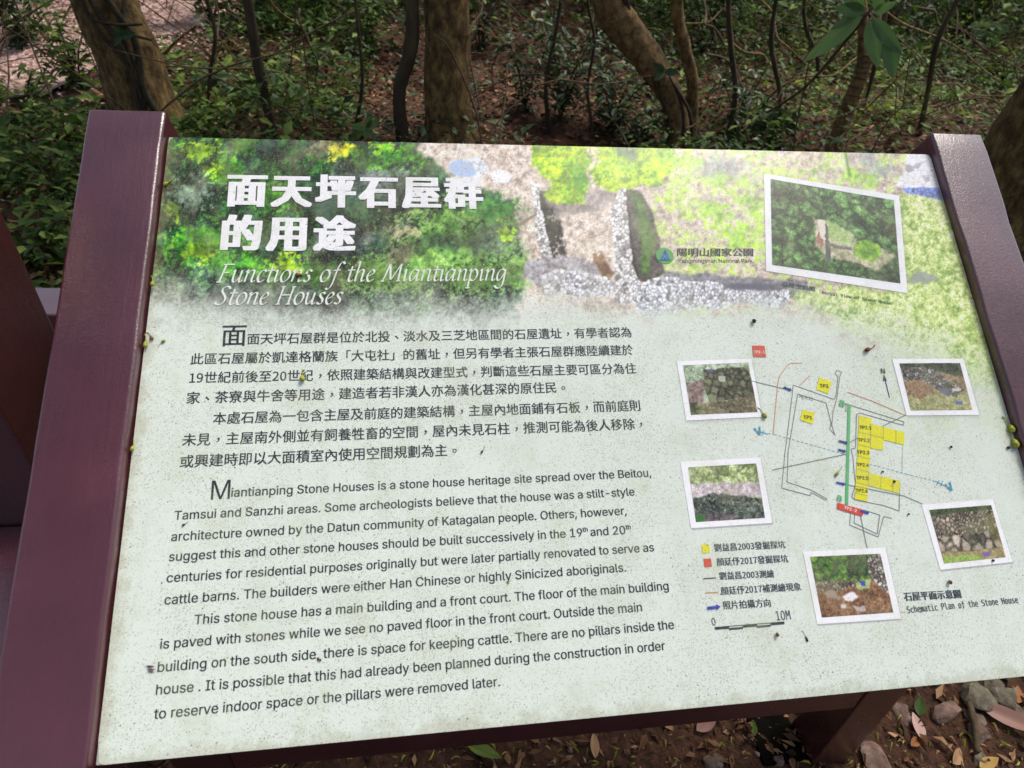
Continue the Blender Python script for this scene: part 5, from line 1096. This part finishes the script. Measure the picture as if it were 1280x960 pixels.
for k, (a_, b_, w0, _) in enumerate(TW):
    mx_, my_ = (a_[0] + b_[0]) / 2, (a_[1] + b_[1]) / 2; g0 = at(mx_, my_ + 55); g0 = g0 - [0, .25, 0]; r = wpx(w0 / 2, g0) * .8
    q = [on_ray_at(a_[0] + (b_[0] - a_[0]) * s + 6 * math.sin(s * 6 + k), a_[1] + (b_[1] - a_[1]) * s + 5 * math.cos(s * 7 + k * 2), g0 + [0, .15 * math.sin(k + s * 3), 0]) for s in (-.25, 0, .3, .6, 1, 1.3)]
    lo = min((q[0], q[-1]), key=lambda p: p[2]); foot = np.array([lo[0], lo[1], float(height(lo[0], lo[1]))])
    t = MB().tube(q, [r, r, r * .9, r * .8, r * .7, r * .4], 5, rough=.1, sub=4)
    t.tube([lo, (lo + foot) / 2 + [.05, .03, 0], foot - [0, 0, .02]], [r, r * .9, r], 5, sub=3)
    o = t.build('bare_twig', M_twig if k % 2 else M_bark3)
    lm = min(((60, 'the pale path'), (150, 'the leaning tree'), (270, 'the palmate plant'), (325, 'the second slender trunk'), (400, 'the top green shrub'), (560, 'the straight tree'), (640, 'the shrub right of the straight tree'), (720, 'the shrub before the bent tree'), (800, 'the bent pale tree'), (890, 'the thin trunks'), (960, 'the seedling above the board'), (1010, 'the top dark shrub'), (1060, 'the ringed sapling'), (1110, 'the broad hanging leaves'), (1170, 'the ferns'), (1250, 'the mossy tree')), key=lambda q: abs(q[0] - mx_))[1]
    sl_ = (b_[1] - a_[1]) / (b_[0] - a_[0] + .01); way = 'nearly level' if abs(sl_) < .35 else ('steep' if abs(sl_) > 1.8 else ('falling to the right' if sl_ > 0 else 'rising to the right'))
    _l = ('pale ' if k % 2 == 0 else 'dark ') + way + ' bare twig, ' + ('high up' if my_ < 48 else 'low' if my_ > 95 else 'midway') + ' by ' + lm
    if _l in USED: _l = _l.replace('bare twig', 'bare twig, right-hand one')
    USED.add(_l); tag(o, _l, 'twig', 'bare twigs and creepers between the trunks')

# ------------------------------------------------------------------ near ground under the board
n = 20000; x = rng.uniform(-1.0, 3.2, n); y = rng.uniform(-1.1, .6, n); L = .008 + .042 * rng.random(n) ** 3
me = leaf_mesh('leaf_crumbs', np.stack([x, y, height(x, y) + rng.uniform(.002, .012, n)], 1), rdir(n, -12, 28), up(n, .6), L, L * rng.uniform(.25, .5, n), rng.random(n), 5, rng.uniform(-1.5, 4, n))
tag(link('leaf_crumbs', me, M_litter), 'small broken dead leaves on the red soil under the board', 'leaf litter', kind='stuff')
n = 6500; x = rng.uniform(-1.2, 3.2, n); y = rng.uniform(-1.4, .9, n); L = rng.uniform(.010, .026, n)
me = leaf_mesh('fallen_blossom', np.stack([x, y, height(x, y) + rng.uniform(.004, .012, n)], 1), rdir(n, -5, 25), up(n, .5), L, L * .17, rng.random(n), 8, 3.0)
tag(link('fallen_blossom', me, leaf_mat('yellow_green_catkins', (.16, .16, .02), (.30, .32, .04), (.50, .48, .10), .1, .6)), 'tiny curled yellow-green blossoms sprinkled over the soil', 'blossom', kind='stuff')
def stone_bm(rx, ry, rz, seed, sub=3):
    bm = bmesh.new(); bmesh.ops.create_icosphere(bm, subdivisions=sub, radius=1); r = random.Random(seed); pl = [(Vector((r.gauss(0, 1), r.gauss(0, 1), r.gauss(0, 1))).normalized(), r.uniform(.45, .8)) for _ in range(11)]
    for v in bm.verts:
        for nn, dd in pl:
            s = v.co.dot(nn)
            if s > dd: v.co -= nn * (s - dd) * .98
        v.co *= 1.25 * (1 + .02 * math.sin(17 * v.co.x + 3 * seed) * math.sin(13 * v.co.z)); v.co *= 1 + .035 * math.sin(v.co.x * 7 + seed) * math.sin(v.co.y * 8 + v.co.z * 5)
        v.co = Vector((v.co.x * rx, v.co.y * ry, v.co.z * rz))
    return bm
def stone(px, py, wpx_, hpx, rot, mat, label, seed, group=None):
    p = at(px, py); k = np.linalg.norm(p - CAM) / F_PX; rx = wpx_ * k * .44; ry = hpx * k * .44; rz = min(rx, ry) * .6
    o = bmobj('stone', stone_bm(rx, ry, rz, seed), mat, smooth=False); o.location = (p[0], p[1], p[2] + rz * .35); o.rotation_euler = (random.uniform(-.15, .15), random.uniform(-.15, .15), rot)
    return tag(o, label, 'stone', group)
stone(1180, 892, 36, 25, .3, M_stone3, 'rounded pinkish brown stone right of the leg of the board', 1)
stone(1214, 874, 32, 34, .6, M_stone2, 'largest greenish grey stone beside the lower board edge', 2)
stone(1253, 873, 26, 30, .9, M_stone2, 'brown grey stone right of the greenish one', 3)
stone(1093, 953, 32, 30, 1.2, M_stone3, 'pinkish stone at the bottom edge beside the leg', 4)
stone(1217, 900, 26, 16, .2, M_stone, 'low brown stone below the largest greenish stone', 5)
stone(1222, 918, 24, 22, .4, M_stone3, 'flat pink stone in the litter at lower right', 6)
stone(1240, 858, 22, 18, .1, M_stone2, 'pale grey stone tucked right under the board edge', 7)
stone(1266, 892, 16, 30, -.3, M_stone, 'narrow brown stone near the right edge', 8)
stone(1125, 893, 26, 20, .8, M_stone3, 'small pink stone next to the leg top', 9)
stone(892, 952, 26, 18, 0, M_stone, 'half buried brown stone at the bottom between beam and edge', 10)
stone(968, 952, 18, 14, 0, M_stone, 'small brown stone left of the dark shade block', 11)
stone(1256, 848, 16, 12, .3, M_stone, 'small grey stone at the board edge on the far right', 12)
stone(1225, 955, 20, 14, .5, M_stone2, 'small grey stone at the bottom right corner area', 13)
gv = []; gf = []
bases = []
for k in range(6):
    b_ = stone_bm(1, .8, .6, 100 + k, 1); bases.append((np.array([v.co[:] for v in b_.verts]), [tuple(v.index for v in f.verts) for f in b_.faces])); b_.free()
for mi, (mm, cnt) in enumerate(((M_stone, 420), (M_stone3, 380), (M_soil, 1300))):
    mb = MB()
    for k in range(cnt):
        x = random.uniform(-.9, 2.9); y = random.uniform(-1.2, .7); s = random.uniform(.003, .011) * (1.6 if random.random() < .06 else 1); v_, f_ = bases[k % 6]; c_, s_ = math.cos(k), math.sin(k)
        q = v_ @ np.array([[c_, s_, 0], [-s_, c_, 0], [0, 0, 1]]) * s + [x, y, float(height(x, y)) + s * .25]; mb.add(q, f_)
    tag(mb.build(('gravel', 'gravel', 'soil_crumbs')[mi], mm, None, True), ('fine brown gravel scattered over the soil round the board', 'fine pinkish gravel scattered over the soil round the board', 'crumbs of red soil on the ground round the board')[mi], 'gravel' if mi < 2 else 'soil', kind='stuff')
def fallen(px, py, ang, Lpx, wr, mat, label, tint, name='fallen_leaf'):
    p = at(px, py); k = np.linalg.norm(p - CAM) / F_PX; L = Lpx * k; d = np.array([math.cos(ang), math.sin(ang), 0.02]); base = p + [0, 0, .012] - d * L / 2
    o = bigleaf_at(base, base + d * L, wr, mat, None, tint=tint, droop=random.uniform(-.35, .3), facing=(random.uniform(-.7, .7), random.uniform(-.5, .3), 1)); o.name = name; tag(o, label, 'leaf'); return o
M_pink = leaf_mat('pink_dead_leaf', (.17, .08, .06), (.28, .15, .12), (.38, .24, .2), .1, .6); M_or = leaf_mat('orange_dead_leaf', (.20, .07, .02), (.32, .13, .04), (.42, .27, .08), .15, .7)
fallen(1258, 903, -.75, 50, .3, M_pink, 'long pink dead leaf at lower right near the picture edge', .5)
fallen(604, 946, -.6, 42, .34, M_herb, 'narrow fresh green leaf on the soil at the bottom under the text', .75)
fallen(1143, 912, 1.3, 26, .4, M_pale, 'pale pinkish leaf beside the leg of the board', .4); fallen(1146, 888, .9, 18, .5, M_herb, 'small dark green leaf by the pinkish stone', .4)
fallen(1268, 872, .9, 18, .4, M_or, 'orange dead leaf at the right edge', .4); fallen(1232, 958, .2, 20, .45, M_or, 'yellow dead leaf at the bottom edge at lower right', .95)
fallen(940, 914, 1.3, 15, .4, M_herb, 'green leaf scrap under the beam left of the dark shade block', .6); fallen(742, 935, 1.4, 26, .35, M_litter, 'curled olive leaf on the soil under the board', .9)
fallen(1142, 930, .4, 15, .45, M_or, 'small orange leaf left of the stick', .3); fallen(880, 910, .4, 26, .5, M_pink, 'pinkish leaf just under the beam', .4); fallen(1195, 948, .5, 22, .45, M_litter, 'tan dead leaf at the bottom beside the stick', .95)
a_, b_ = at(1205, 880), at(1217, 944); MBs = MB().tube([a_ + [0, 0, .02], (a_ + b_) / 2 + [.004, 0, .02], b_ + [0, 0, .015]], [.007, .008, .006], 7, rough=.1, sub=4); tag(MBs.build('fallen_stick', M_twig), 'short brown stick lying between the stones at lower right', 'stick')
print('tris', sum(sum(len(p.vertices) - 2 for p in m.polygons) for m in bpy.data.meshes if len(m.polygons) < 5000) + sum(len(m.polygons) * 2 for m in bpy.data.meshes if len(m.polygons) >= 5000))
